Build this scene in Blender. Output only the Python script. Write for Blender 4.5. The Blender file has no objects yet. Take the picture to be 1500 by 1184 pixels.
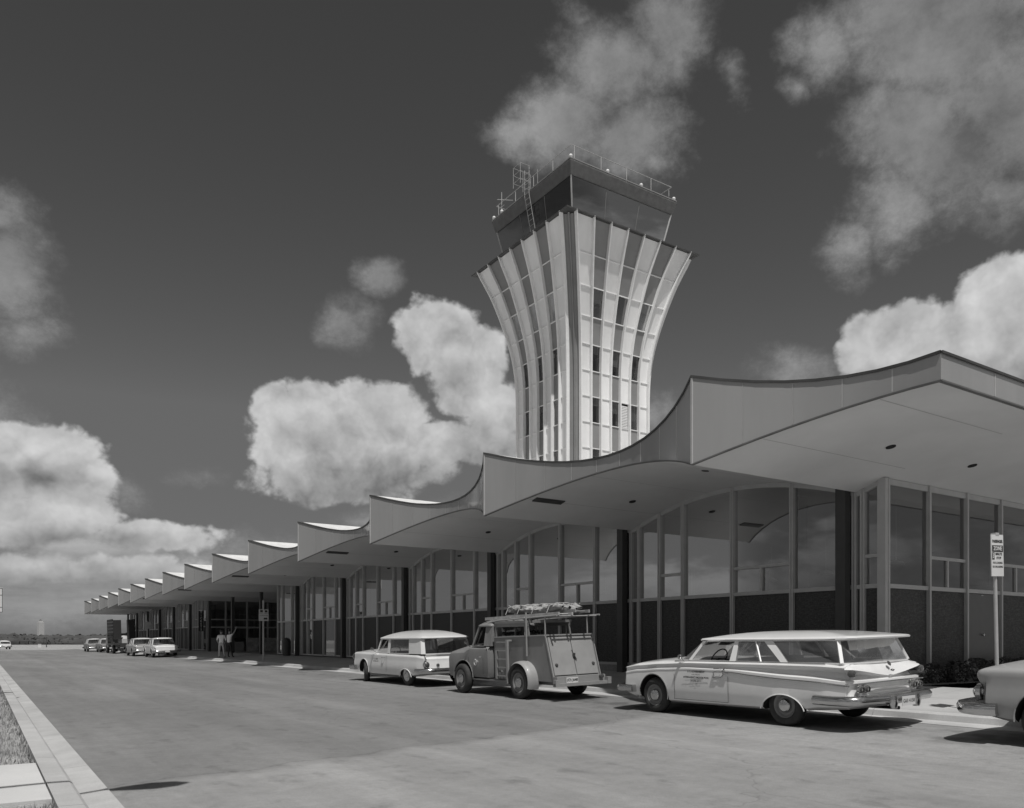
import bpy, bmesh, math, random
from mathutils import Vector, Matrix, noise as mnoise
from mathutils.geometry import tessellate_polygon
import numpy as np
R = math.radians
random.seed(7)
S = bpy.context.scene
COL = S.collection
H = 1.39
TH = math.radians(33.5)
ST, CT = math.sin(TH), math.cos(TH)

# ------------------------------------------------------------------ helpers
class MB:
    """collects faces of ONE mesh"""
    def __init__(s): s.v = []; s.f = []; s.m = []; s.sm = []
    def add(s, vs, fs, mi=0, smooth=False):
        b = len(s.v); s.v += [tuple(p) for p in vs]
        for f in fs:
            s.f.append([b+i for i in f]); s.m.append(mi); s.sm.append(smooth)
        return s
    def box(s, x0, x1, y0, y1, z0, z1, mi=0):
        v = [(x0,y0,z0),(x1,y0,z0),(x1,y1,z0),(x0,y1,z0),(x0,y0,z1),(x1,y0,z1),(x1,y1,z1),(x0,y1,z1)]
        return s.add(v, [(0,3,2,1),(4,5,6,7),(0,1,5,4),(1,2,6,5),(2,3,7,6),(3,0,4,7)], mi)
    def bar(s, p, q, w, d=None, up=(0,0,1), mi=0, w2=None):
        p = Vector(p); q = Vector(q); d = w if d is None else d
        t = (q-p)
        if t.length < 1e-6: return s
        t.normalize(); u = Vector(up)
        if abs(t.dot(u)) > .98: u = Vector((0,1,0))
        a = t.cross(u).normalized(); b = a.cross(t).normalized()
        vs = []
        for c, k in ((p,1),(q,(w2 or w)/w)):
            for (i,j) in ((-1,-1),(1,-1),(1,1),(-1,1)):
                vs.append(c + a*(i*w*k/2) + b*(j*d/2))
        return s.add(vs, [(0,1,2,3),(7,6,5,4),(0,4,5,1),(1,5,6,2),(2,6,7,3),(3,7,4,0)], mi)
    def tube(s, pts, r, n=8, mi=0, caps=True, rads=None):
        pts = [Vector(p) for p in pts]; N = len(pts); rings = []
        for i, p in enumerate(pts):
            t = (pts[min(i+1,N-1)]-pts[max(i-1,0)]).normalized()
            u = Vector((0,0,1)) if abs(t.z) < .95 else Vector((1,0,0))
            a = t.cross(u).normalized(); b = a.cross(t)
            rr = rads[i] if rads else r
            rings.append([p + a*(math.cos(2*math.pi*k/n)*rr) + b*(math.sin(2*math.pi*k/n)*rr) for k in range(n)])
        vs = [q for g in rings for q in g]; fs = []
        for i in range(N-1):
            for k in range(n):
                fs.append((i*n+k, i*n+(k+1)%n, (i+1)*n+(k+1)%n, (i+1)*n+k))
        s.add(vs, fs, mi, True)
        if caps: s.add(rings[0], [list(range(n))[::-1]], mi); s.add(rings[-1], [list(range(n))], mi)
        return s
    def lathe(s, prof, c, axis='z', n=24, mi=0, smooth=True):
        """prof: (r, h) list; c centre"""
        vs = []; fs = []; L = len(prof)
        for k in range(n):
            a = 2*math.pi*k/n; ca, sa = math.cos(a), math.sin(a)
            for (r, h) in prof:
                if axis == 'z': vs.append((c[0]+r*ca, c[1]+r*sa, c[2]+h))
                elif axis == 'x': vs.append((c[0]+h, c[1]+r*ca, c[2]+r*sa))
                else: vs.append((c[0]+r*sa, c[1]+h, c[2]+r*ca))
        for k in range(n):
            for i in range(L-1):
                fs.append((k*L+i, ((k+1)%n)*L+i, ((k+1)%n)*L+i+1, k*L+i+1))
        return s.add(vs, fs, mi, smooth)
    def grid(s, P, mi=0, smooth=True, closed=False):
        n = len(P); m = len(P[0]); vs = [p for r in P for p in r]; fs = []
        for i in range(n-1):
            for j in range(m if closed else m-1):
                fs.append((i*m+j, i*m+(j+1)%m, (i+1)*m+(j+1)%m, (i+1)*m+j))
        return s.add(vs, fs, mi, smooth)
    def quad(s, a, b, c, d, mi=0): return s.add([a,b,c,d], [(0,1,2,3)], mi)
    def slab(s, pts, n, t, mi=0):
        """polygon given thickness t along -n"""
        n = Vector(n).normalized(); k = len(pts); a = [Vector(p) for p in pts]; b = [p - n*t for p in a]
        return s.add(a+b, [list(range(k)), list(range(2*k-1,k-1,-1))]+[(i,k+i,k+(i+1)%k,(i+1)%k) for i in range(k)], mi)
    def build(s, name, mats, parent=None, base=(0,0,0), sharp=35, merge=False, normals=True):
        me = bpy.data.meshes.new(name)
        b = Vector(base)
        me.from_pydata([tuple(Vector(p)-b) for p in s.v], [], s.f)
        for x in (mats if isinstance(mats, (list,tuple)) else [mats]): me.materials.append(x)
        me.polygons.foreach_set('material_index', s.m)
        me.polygons.foreach_set('use_smooth', s.sm)
        if merge or normals:
            bm = bmesh.new(); bm.from_mesh(me)
            if merge: bmesh.ops.remove_doubles(bm, verts=bm.verts, dist=1e-4)
            if normals: bmesh.ops.recalc_face_normals(bm, faces=bm.faces)
            bm.to_mesh(me); bm.free()
        if any(s.sm): me.set_sharp_from_angle(angle=R(sharp))
        me.update()
        o = bpy.data.objects.new(name, me); COL.objects.link(o)
        if parent is not None: o.parent = parent
        elif tuple(base) != (0,0,0): o.location = base
        return o

def tag(o, label=None, cat=None, group=None, kind=None):
    if label: o['label'] = label
    if cat: o['category'] = cat
    if group: o['group'] = group
    if kind: o['kind'] = kind
    return o
def empty(name, loc, label=None, cat=None, group=None, rot=(0,0,0)):
    o = bpy.data.objects.new(name, None); COL.objects.link(o)
    o.location = loc; o.rotation_euler = rot; o.empty_display_size = .3
    return tag(o, label, cat, group)
def copy_tree(o, parent=None):
    c = o.copy(); COL.objects.link(c)
    if parent is not None: c.parent = parent
    for ch in [q for q in bpy.data.objects if q.parent == o]: copy_tree(ch, c)
    return c
def boolean(o, cutters):
    for c in cutters: c.parent = o.parent
    bpy.context.view_layer.update()
    for c in cutters:
        m = o.modifiers.new('b', 'BOOLEAN'); m.operation = 'DIFFERENCE'; m.solver = 'FAST'; m.object = c
    dg = bpy.context.evaluated_depsgraph_get(); dg.update()
    me = bpy.data.meshes.new_from_object(o.evaluated_get(dg))
    o.modifiers.clear(); o.data = me
    me.set_sharp_from_angle(angle=R(32))
    for c in cutters: bpy.data.objects.remove(c)
def text_mesh(name, body, size, mat, parent, loc, rot, extr=.001, align='CENTER', sx=1.0, bold=0.0):
    cu = bpy.data.curves.new(name, 'FONT'); cu.body = body; cu.size = size; cu.extrude = extr; cu.offset = bold
    cu.align_x = align; cu.align_y = 'CENTER'; cu.resolution_u = 2
    t = bpy.data.objects.new(name, cu); COL.objects.link(t)
    dg = bpy.context.evaluated_depsgraph_get(); dg.update()
    me = bpy.data.meshes.new_from_object(t.evaluated_get(dg)); bpy.data.objects.remove(t)
    me.materials.clear(); me.materials.append(mat)
    o = bpy.data.objects.new(name, me); COL.objects.link(o); o.parent = parent
    o.location = loc; o.rotation_euler = rot; o.scale = (sx,1,1)
    return o

# ------------------------------------------------------------------ materials (black-and-white photograph: all greys)
def nd(nt, typ, **kw):
    n = nt.nodes.new(typ)
    for k, v in kw.items():
        if k.startswith('i_'):
            key = k[2:]; key = int(key) if key.isdigit() else key
            n.inputs[key].default_value = v
        else: setattr(n, k, v)
    return n
def mat(name, g, rough=.6, metal=0, var=.12, scale=3, bump=0, bscale=40, coat=0, stretch=(1,1,1), dirt=0, spec=.5, fine=0):
    m = bpy.data.materials.new(name); m.use_nodes = True; nt = m.node_tree
    bs = nt.nodes['Principled BSDF']; L = nt.links.new
    tc = nd(nt, 'ShaderNodeTexCoord'); mp = nd(nt, 'ShaderNodeMapping'); mp.inputs['Scale'].default_value = stretch
    L(tc.outputs['Object'], mp.inputs['Vector'])
    n1 = nd(nt, 'ShaderNodeTexNoise', i_Scale=scale, i_Detail=6.0, i_Roughness=.6); L(mp.outputs[0], n1.inputs['Vector'])
    mr = nd(nt, 'ShaderNodeMapRange'); mr.inputs['From Min'].default_value = .3; mr.inputs['From Max'].default_value = .7
    mr.inputs['To Min'].default_value = g*(1-var); mr.inputs['To Max'].default_value = g*(1+var)
    L(n1.outputs['Fac'], mr.inputs['Value'])
    src = mr.outputs[0]
    if dirt:
        n2 = nd(nt, 'ShaderNodeTexNoise', i_Scale=scale*.35, i_Detail=8.0, i_Roughness=.7); L(mp.outputs[0], n2.inputs['Vector'])
        r2 = nd(nt, 'ShaderNodeMapRange'); r2.inputs['From Min'].default_value = .42; r2.inputs['From Max'].default_value = .68
        r2.inputs['To Min'].default_value = 1; r2.inputs['To Max'].default_value = 1-dirt; L(n2.outputs['Fac'], r2.inputs['Value'])
        mu = nd(nt, 'ShaderNodeMath', operation='MULTIPLY'); L(src, mu.inputs[0]); L(r2.outputs[0], mu.inputs[1]); src = mu.outputs[0]
    if fine:
        n3 = nd(nt, 'ShaderNodeTexNoise', i_Scale=bscale, i_Detail=3.0); L(tc.outputs['Object'], n3.inputs['Vector'])
        r3 = nd(nt, 'ShaderNodeMapRange'); r3.inputs['From Min'].default_value = .35; r3.inputs['From Max'].default_value = .65
        r3.inputs['To Min'].default_value = 1-fine; r3.inputs['To Max'].default_value = 1+fine; L(n3.outputs['Fac'], r3.inputs['Value'])
        mu = nd(nt, 'ShaderNodeMath', operation='MULTIPLY'); L(src, mu.inputs[0]); L(r3.outputs[0], mu.inputs[1]); src = mu.outputs[0]
    L(src, bs.inputs['Base Color'])
    bs.inputs['Roughness'].default_value = rough; bs.inputs['Metallic'].default_value = metal
    bs.inputs['Coat Weight'].default_value = coat; bs.inputs['Coat Roughness'].default_value = .06
    bs.inputs['Specular IOR Level'].default_value = spec
    if bump:
        nb = nd(nt, 'ShaderNodeTexNoise', i_Scale=bscale, i_Detail=4.0); L(tc.outputs['Object'], nb.inputs['Vector'])
        bp = nd(nt, 'ShaderNodeBump', i_Strength=bump, i_Distance=.01); L(nb.outputs['Fac'], bp.inputs['Height']); L(bp.outputs[0], bs.inputs['Normal'])
    return m
def glassmat(name, refl=.3, tint=.5, rough=.0, wob=.0, wscale=1.5):
    m = bpy.data.materials.new(name); m.use_nodes = True; nt = m.node_tree; nt.nodes.clear(); L = nt.links.new
    out = nd(nt, 'ShaderNodeOutputMaterial'); mx = nd(nt, 'ShaderNodeMixShader')
    tr = nd(nt, 'ShaderNodeBsdfTransparent'); tr.inputs[0].default_value = (tint,tint,tint,1)
    gl = nd(nt, 'ShaderNodeBsdfGlossy'); gl.inputs['Roughness'].default_value = rough; gl.inputs[0].default_value = (1,1,1,1)
    lw = nd(nt, 'ShaderNodeFresnel', i_IOR=1.5)
    mr = nd(nt, 'ShaderNodeMapRange'); mr.inputs['From Max'].default_value = .6; mr.inputs['To Min'].default_value = refl; mr.inputs['To Max'].default_value = refl+.45
    L(lw.outputs[0], mr.inputs['Value']); L(mr.outputs[0], mx.inputs[0]); L(tr.outputs[0], mx.inputs[1]); L(gl.outputs[0], mx.inputs[2])
    if wob:
        tc = nd(nt, 'ShaderNodeTexCoord'); nz = nd(nt, 'ShaderNodeTexNoise', i_Scale=wscale, i_Detail=1.0); L(tc.outputs['Object'], nz.inputs['Vector'])
        bp = nd(nt, 'ShaderNodeBump', i_Strength=wob, i_Distance=.02); L(nz.outputs['Fac'], bp.inputs['Height']); L(bp.outputs[0], gl.inputs['Normal'])
    L(mx.outputs[0], out.inputs[0]); return m

M = {}
M['soffit'] = mat('soffit_plaster', .58, .8, var=.06, scale=.5, dirt=.12)
M['fascia'] = mat('fascia_enamel', .29, .24, var=.08, scale=.5, stretch=(1,1,.12), dirt=.2, spec=.6, bump=.12, bscale=.9, coat=.35)
M['joint'] = mat('joint_strip', .42, .5)
M['roof'] = mat('roof_membrane', .62, .7, dirt=.15)
M['coping'] = mat('coping_metal', .05, .5, var=.3, scale=2)
M['mullion'] = mat('mullion_aluminium', .42, .45, metal=.0, var=.08)
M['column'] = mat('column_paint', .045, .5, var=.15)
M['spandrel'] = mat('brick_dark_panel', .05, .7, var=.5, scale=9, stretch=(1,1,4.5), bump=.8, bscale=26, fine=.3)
M['glass'] = glassmat('window_glass', .19, .5, wob=.02, wscale=.7)
M['doorpaint'] = mat('door_paint', .10, .45, var=.06)
M['plinth'] = mat('plinth_concrete', .22, .8, var=.15, fine=.1)
M['floorin'] = mat('terrazzo_floor', .2, .4)
M['wallin'] = mat('interior_wall', .28, .7)
M['marble'] = mat('marble_counter', .4, .4, var=.5, scale=2.5)
M['dark'] = mat('dark_void', .012, .9)
M['black'] = mat('black_rubber', .02, .7, var=.2, scale=8)
M['rim'] = mat('wheel_rim_paint', .20, .45, var=.1, scale=6, dirt=.2)
M['tyre'] = mat('tyre_rubber', .035, .8, var=.25, scale=14, dirt=.3)
M['chrome'] = mat('chrome_trim', .55, .18, metal=1, var=.06)
M['lamp'] = mat('lamp_lens', .07, .15, coat=.6)
M['white'] = mat('white_car_paint', .70, .35, var=.03, coat=.9, dirt=.06)
M['ford'] = mat('ivory_car_paint', .66, .35, var=.03, coat=.9, dirt=.08)
M['truck'] = mat('truck_green_paint', .19, .42, var=.07, coat=.25, dirt=.18)
M['truckl'] = mat('truck_panel_paint', .27, .5, var=.06, coat=.15, dirt=.12)
M['beige'] = mat('beige_car_paint', .30, .38, var=.05, coat=.4, dirt=.08)
M['carglass'] = glassmat('car_glass', .12, .62)
M['seat'] = mat('seat_vinyl', .05, .6)
M['steel'] = mat('galvanised_steel', .42, .45, metal=.2, var=.12)
M['signw'] = mat('sign_white', .62, .5, var=.05, dirt=.08)
M['ink'] = mat('sign_ink', .03, .6)
M['inkl'] = mat('faded_ink', .16, .6)
M['concrete'] = mat('kerb_concrete', .40, .85, var=.12, scale=1.2, dirt=.25, bump=.25, bscale=70, fine=.07)
M['canvas'] = mat('canvas_tarp', .3, .9, var=.3, scale=9)
M['wood'] = mat('ladder_wood', .34, .7, var=.3, scale=6)
M['towerw'] = mat('tower_white_panel', .76, .45, var=.07, scale=.8, dirt=.16, stretch=(1,1,.3))
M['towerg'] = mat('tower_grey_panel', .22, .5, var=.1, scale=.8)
M['towerf'] = mat('tower_fin_enamel', .74, .35, var=.05)
M['towerd'] = mat('tower_cab_metal', .11, .5, var=.2)
M['tglass'] = glassmat('tower_glass', .09, .6, wob=.03, wscale=.5)
M['cabglass'] = glassmat('cab_glass', .07, .3, wob=.02, wscale=.4)
M['skin'] = mat('skin', .30, .6); M['shirt'] = mat('white_shirt', .85, .8, var=.1)
M['trousers'] = mat('light_trousers', .45, .8); M['trousersd'] = mat('dark_trousers', .02, .8); M['hair'] = mat('hair', .02, .7)
M['leaf'] = mat('shrub_leaf', .045, .6, var=.5, scale=12)
M['woods'] = mat('far_woods_leaf', .055, .9, var=.4, scale=.10)
M['bark'] = mat('bark', .06, .9)
M['limestone'] = mat('far_limestone', .45, .8)
M['bin'] = mat('bin_paint', .05, .6)

def asphalt():
    m = bpy.data.materials.new('asphalt'); m.use_nodes = True; nt = m.node_tree; bs = nt.nodes['Principled BSDF']; L = nt.links.new
    tc = nd(nt, 'ShaderNodeTexCoord')
    def noise(scale, det, st=(1,1,1), rgh=.6):
        mp = nd(nt, 'ShaderNodeMapping'); mp.inputs['Scale'].default_value = st; L(tc.outputs['Object'], mp.inputs[0])
        n = nd(nt, 'ShaderNodeTexNoise', i_Scale=scale, i_Detail=det, i_Roughness=rgh); L(mp.outputs[0], n.inputs['Vector']); return n.outputs['Fac']
    def rng(s, a, b, c, d):
        r = nd(nt, 'ShaderNodeMapRange'); r.inputs[1].default_value=a; r.inputs[2].default_value=b; r.inputs[3].default_value=c; r.inputs[4].default_value=d
        L(s, r.inputs[0]); return r.outputs[0]
    def mul(a, b):
        q = nd(nt, 'ShaderNodeMath', operation='MULTIPLY'); L(a, q.inputs[0]); L(b, q.inputs[1]); return q.outputs[0]
    base = rng(noise(.35, 5, (1,.25,1)), .3, .7, .143, .197)     # long tracks of wear along the road
    base = mul(base, rng(noise(1.7, 7, rgh=.7), .45, .75, 1, .84))      # stains
    base = mul(base, rng(noise(90, 3), .3, .7, .80, 1.20))      # aggregate
    base = mul(base, rng(noise(30, 3), .3, .7, .95, 1.05))
    # the newer, paler surfacing near the drive, its ragged edge across the road
    sp = nd(nt, 'ShaderNodeSeparateXYZ'); L(tc.outputs['Object'], sp.inputs[0])
    w = nd(nt, 'ShaderNodeMath', operation='MULTIPLY_ADD'); L(sp.outputs['X'], w.inputs[0]); w.inputs[1].default_value = -.28; L(sp.outputs['Y'], w.inputs[2])
    n2 = nd(nt, 'ShaderNodeMath', operation='MULTIPLY_ADD'); L(noise(.9, 5), n2.inputs[0]); n2.inputs[1].default_value = 1.0; L(w.outputs[0], n2.inputs[2])
    pale = rng(n2.outputs[0], 8.25, 8.6, 1.38, 1.0)
    base = mul(base, rng(noise(2.2, 6, (1,.05,1), .7), .3, .7, .9, 1.1))
    base = mul(base, rng(noise(.12, 3), .35, .65, .92, 1.1))
    sm = nd(nt, 'ShaderNodeMath', operation='SUBTRACT'); L(n2.outputs[0], sm.inputs[0]); sm.inputs[1].default_value = 8.62
    sa = nd(nt, 'ShaderNodeMath', operation='ABSOLUTE'); L(sm.outputs[0], sa.inputs[0]); base = mul(base, rng(sa.outputs[0], .005, .03, .78, 1))
    base = mul(base, pale)
    # dark oil drips in the paler area and along the parking lane
    base = mul(base, rng(noise(2.6, 4, (1,.6,1)), .57, .70, 1, .76))
    base = mul(base, rng(noise(7.0, 9, rgh=.75), .3, .7, .88, 1.12))
    oi = nd(nt, 'ShaderNodeMath', operation='SUBTRACT'); L(sp.outputs['X'], oi.inputs[0]); oi.inputs[1].default_value = 11.3
    ob = nd(nt, 'ShaderNodeMath', operation='ABSOLUTE'); L(oi.outputs[0], ob.inputs[0])
    om = mul(rng(ob.outputs[0], .3, 1.1, 1, 0), rng(noise(1.3, 5), .5, .62, 0, .4)); oc = nd(nt, 'ShaderNodeMath', operation='SUBTRACT'); oc.inputs[0].default_value = 1; L(om, oc.inputs[1]); base = mul(base, oc.outputs[0])
    # hairline cracks
    vo = nd(nt, 'ShaderNodeTexVoronoi', feature='DISTANCE_TO_EDGE', i_Scale=.13); mpv = nd(nt, 'ShaderNodeMapping'); L(tc.outputs['Object'], mpv.inputs[0])
    nv = nd(nt, 'ShaderNodeTexNoise', i_Scale=1.1, i_Detail=6.0); L(tc.outputs['Object'], nv.inputs['Vector']); av = nd(nt, 'ShaderNodeVectorMath', operation='ADD'); L(mpv.outputs[0], av.inputs[0]); L(nv.outputs['Color'], av.inputs[1]); L(av.outputs[0], vo.inputs['Vector'])
    base = mul(base, rng(vo.outputs['Distance'], .0005, .0018, .78, 1))
    # tyre lanes that follow the road
    def lane(c, wd, amp):
        a = nd(nt, 'ShaderNodeMath', operation='SUBTRACT'); L(sp.outputs['X'], a.inputs[0]); a.inputs[1].default_value = c
        b = nd(nt, 'ShaderNodeMath', operation='ABSOLUTE'); L(a.outputs[0], b.inputs[0])
        return rng(b.outputs[0], 0, wd, amp, 1)
    for c, wd, am in ((3.1,.5,1.09),(4.7,.55,1.08),(6.4,.5,1.07),(8.0,.5,1.08)): base = mul(base, lane(c, wd, am))
    L(base, bs.inputs['Base Color']); bs.inputs['Roughness'].default_value = .85; bs.inputs['Specular IOR Level'].default_value = .35
    bp = nd(nt, 'ShaderNodeBump', i_Strength=.5, i_Distance=.006); L(noise(120, 3), bp.inputs['Height']); L(bp.outputs[0], bs.inputs['Normal'])
    return m
M['asphalt'] = asphalt()
M['lawn'] = mat('lawn_soil', .30, .95, var=.3, scale=2.5, dirt=.2, bump=.8, bscale=60, fine=.35)
M['field'] = mat('field_earth', .2, .95, var=.3, scale=.05, dirt=.2)
M['blade'] = mat('grass_blade', .34, .8, var=.4, scale=5)
M['walk'] = mat('walk_concrete', .50, .85, var=.08, scale=.9, dirt=.16, bump=.15, bscale=80, fine=.05)
M['sidewalk'] = mat('sidewalk_concrete', .36, .85, var=.12, scale=.7, dirt=.15, bump=.15, bscale=80, fine=.05)

# ------------------------------------------------------------------ camera
cam = bpy.data.cameras.new('camera'); co = bpy.data.objects.new('camera', cam); COL.objects.link(co)
co.location = (0,0,H); co.rotation_euler = (R(90),0,-TH)
cam.lens = 1180/1500*36; cam.sensor_width = 36; cam.shift_y = (938-592)/1500; cam.clip_end = 9000; cam.clip_start = .05
S.camera = co

# ------------------------------------------------------------------ sun + sky with clouds
sunvec = Vector((-.155,-.44,1)).normalized()
sl = bpy.data.lights.new('sun', 'SUN'); sl.energy = 4.0; sl.angle = R(.53); sl.color = (1,.985,.96)
so = bpy.data.objects.new('sun', sl); COL.objects.link(so); so.rotation_euler = sunvec.to_track_quat('Z','Y').to_euler(); so.location = (-10,-20,60)
def world():
    w = bpy.data.worlds.new('World'); S.world = w; w.use_nodes = True; nt = w.node_tree; nt.nodes.clear(); L = nt.links.new
    out = nd(nt, 'ShaderNodeOutputWorld'); bg = nd(nt, 'ShaderNodeBackground'); L(bg.outputs[0], out.inputs[0])
    bg.inputs[1].default_value = .1
    sky = nd(nt, 'ShaderNodeTexSky', sky_type='NISHITA'); sky.sun_disc = False
    sky.sun_elevation = math.asin(sunvec.z); sky.sun_rotation = math.atan2(sunvec.x, sunvec.y)
    sky.air_density = 1.0; sky.dust_density = .6; sky.ozone_density = 1.0
    def mth(op, a, b=None, c=None, clamp=False):
        n = nt.nodes.new('ShaderNodeMath'); n.operation = op; n.use_clamp = clamp
        for i, x in enumerate((a,b,c)):
            if x is None: continue
            if isinstance(x, (int,float)): n.inputs[i].default_value = x
            else: L(x, n.inputs[i])
        return n.outputs[0]
    def rng(s, a, b, c, d, smooth=False):
        r = nd(nt, 'ShaderNodeMapRange'); r.inputs[1].default_value=a; r.inputs[2].default_value=b; r.inputs[3].default_value=c; r.inputs[4].default_value=d
        if smooth: r.interpolation_type = 'SMOOTHSTEP'
        L(s, r.inputs[0]); return r.outputs[0]
    # red-filtered panchromatic film: use the sky's red-green light
    sc = nd(nt, 'ShaderNodeSeparateColor'); L(sky.outputs[0], sc.inputs[0])
    skyg = mth('MULTIPLY', mth('POWER', mth('ADD', mth('MULTIPLY', sc.outputs[0], .75), mth('MULTIPLY', sc.outputs[1], .25)), 1.5), .40)
    skyg = mth('MINIMUM', skyg, mth('ADD', 1.25, mth('MULTIPLY', skyg, .08)))
    tc = nd(nt, 'ShaderNodeTexCoord')
    D = tc.outputs['Generated']
    sx = nd(nt, 'ShaderNodeSeparateXYZ'); L(D, sx.inputs[0]); X, Y, Z = sx.outputs
    d = mth('ADD', mth('MULTIPLY', X, ST), mth('MULTIPLY', Y, CT))
    r = mth('SUBTRACT', mth('MULTIPLY', X, CT), mth('MULTIPLY', Y, ST))
    dd = mth('MAXIMUM', d, .05)
    u = mth('DIVIDE', r, dd); v = mth('DIVIDE', Z, dd)      # compass direction of each cloud, fixed to the world
    front = rng(d, .05, .25, 0, 1)
    # warp
    def noise(vec, scale, det=8.0, rough=.58, sc3=(1,1,1), off=(0,0,0), dist=0):
        mp = nd(nt, 'ShaderNodeMapping'); mp.inputs['Scale'].default_value = sc3; mp.inputs['Location'].default_value = off; L(vec, mp.inputs[0])
        n = nd(nt, 'ShaderNodeTexNoise', i_Scale=scale, i_Detail=det, i_Roughness=rough, i_Distortion=dist); L(mp.outputs[0], n.inputs['Vector']); return n
    wp = noise(D, 5.5, 5.0, .6, (1,1,1.3))
    wv = nd(nt, 'ShaderNodeVectorMath', operation='SUBTRACT'); L(wp.outputs['Color'], wv.inputs[0]); wv.inputs[1].default_value = (.5,.5,.5)
    ws = nd(nt, 'ShaderNodeVectorMath', operation='SCALE'); L(wv.outputs[0], ws.inputs[0]); ws.inputs['Scale'].default_value = .09
    uv = nd(nt, 'ShaderNodeCombineXYZ'); L(u, uv.inputs[0]); L(v, uv.inputs[1])
    uw = nd(nt, 'ShaderNodeVectorMath', operation='ADD'); L(uv.outputs[0], uw.inputs[0]); L(ws.outputs[0], uw.inputs[1])
    flat = nd(nt, 'ShaderNodeVectorMath', operation='MULTIPLY'); L(uw.outputs[0], flat.inputs[0]); flat.inputs[1].default_value = (1,1,0)
    P = flat.outputs[0]
    def blobs(lst):
        acc = None
        for (px, py, rx, ry, w_) in lst:
            a = nd(nt, 'ShaderNodeVectorMath', operation='SUBTRACT'); L(P, a.inputs[0]); a.inputs[1].default_value = ((px-750)/1180, (938-py)/1180, 0)
            b = nd(nt, 'ShaderNodeVectorMath', operation='MULTIPLY'); L(a.outputs[0], b.inputs[0]); b.inputs[1].default_value = (1180/rx, 1180/ry, 0)
            c = nd(nt, 'ShaderNodeVectorMath', operation='LENGTH'); L(b.outputs[0], c.inputs[0])
            e = mth('MULTIPLY_ADD', c.outputs['Value'], -w_, w_)
            acc = e if acc is None else mth('MAXIMUM', acc, e)
        return acc
    crisp = [(470,628,108,58,1.1),(545,612,72,62,1.1),(405,602,40,30,.9),(435,655,80,62,1),(625,652,70,40,.9),(520,690,165,45,.9),(640,490,66,52,1.0),(680,540,62,70,1.0),(725,600,60,60,1),(720,650,70,50,1),(610,470,34,24,.8),
             (1290,500,66,58,1.1),(1330,480,72,52,1.1),(1470,440,72,74,1.2),(1420,500,80,62,1.1),(1360,545,110,50,1),(1490,520,80,80,1),(50,668,110,44,1),(110,700,64,46,.9),(20,722,90,30,.8),(20,770,120,36,.9),(110,752,70,34,.9),(235,782,80,26,.8),(20,835,110,22,.55),(190,838,120,18,.5)]
    soft = [(515,472,62,52,1.0),(570,408,42,32,1.0),(770,190,60,34,.8),(840,170,105,75,1.1),(935,200,85,75,1.0),(900,100,120,95,1.1),(985,45,85,110,1.0),(960,235,50,36,.6),(1075,110,26,40,.5),(860,40,50,40,.5),
            (1370,30,215,150,1.3),(1480,160,190,180,1.3),(1330,190,130,100,1.2),(1400,230,140,120,1.3),(1310,300,90,80,.9),(1240,365,42,46,.65),(1460,290,90,70,.9),(1205,70,62,100,.8),(1165,130,30,40,.6),
            (15,400,90,110,1),(30,490,85,45,.8),(5,330,70,70,.8),(280,692,60,26,.55),(200,715,45,30,.5),(1165,540,70,30,.6),(970,610,50,50,.6),
            (150,835,330,50,.9),(60,880,400,50,.9),(420,815,300,60,.8),(300,885,460,46,.8),(560,755,160,30,.6),(-150,650,200,260,.8)]
    Mc = blobs(crisp); Ms = blobs(soft)
    def puff(off=(0,0,0), det=3.0):
        dn = noise(D, 14.0, 4.0, .6, (1,1,1), off).outputs['Color']
        q = nd(nt, 'ShaderNodeVectorMath', operation='SUBTRACT'); L(dn, q.inputs[0]); q.inputs[1].default_value = (.5,.5,.5)
        q2 = nd(nt, 'ShaderNodeVectorMath', operation='SCALE'); L(q.outputs[0], q2.inputs[0]); q2.inputs['Scale'].default_value = .09
        q3 = nd(nt, 'ShaderNodeVectorMath', operation='ADD'); L(D, q3.inputs[0]); L(q2.outputs[0], q3.inputs[1])
        q4 = nd(nt, 'ShaderNodeVectorMath', operation='ADD'); L(q3.outputs[0], q4.inputs[0]); q4.inputs[1].default_value = off
        vo = nd(nt, 'ShaderNodeTexVoronoi', feature='F1', i_Scale=15.0, i_Detail=det, i_Roughness=.55, i_Lacunarity=2.3); vo.normalize = True
        L(q4.outputs[0], vo.inputs['Vector'])
        return mth('SUBTRACT', 1.0, vo.outputs['Distance'])
    f1 = noise(D, 8.0, 9.0, .64, (1,1,1.2)).outputs['Fac']
    p1 = puff((0,0,0), 2.0); p1u = puff((.006,.008,.020), 1.0); big = noise(D, 4.0, 3.0, .55, (1,1,1.4), off=(5,2,7)).outputs['Fac']
    n1 = mth('ADD', mth('ADD', mth('MULTIPLY', f1, .62), mth('MULTIPLY', mth('SUBTRACT', big, .5), .45)), mth('MULTIPLY', mth('SUBTRACT', p1, .35), .62))
    n1u = n1
    n2 = noise(D, 5.6, 11.0, .70, (1,1,1.25), off=(3,1,2), dist=.0).outputs['Fac']
    dc = mth('ADD', mth('MULTIPLY', Mc, 1.0), mth('MULTIPLY', mth('SUBTRACT', n1, .5), 1.7))
    ac = rng(dc, -.03, .24, 0, 1, True)
    ds = mth('ADD', Ms, mth('MULTIPLY', mth('SUBTRACT', n2, .5), 2.2))
    as_ = rng(ds, -.05, .8, 0, .95, True)
    # sky behind and beside the view: scattered fair-weather cloud
    n4 = noise(D, 4.2, 10.0, .6, (1,1,2.2), off=(9,4,1), dist=.3).outputs['Fac']
    ag = mth('MULTIPLY', rng(n4, .47, .60, 0, .9, True), rng(Z, .0, .1, .5, 1))
    hid = mth('SUBTRACT', 1.0, rng(mth('ABSOLUTE', u), .75, 1.0, 0, 1))
    ins = mth('MULTIPLY', front, hid)
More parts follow.
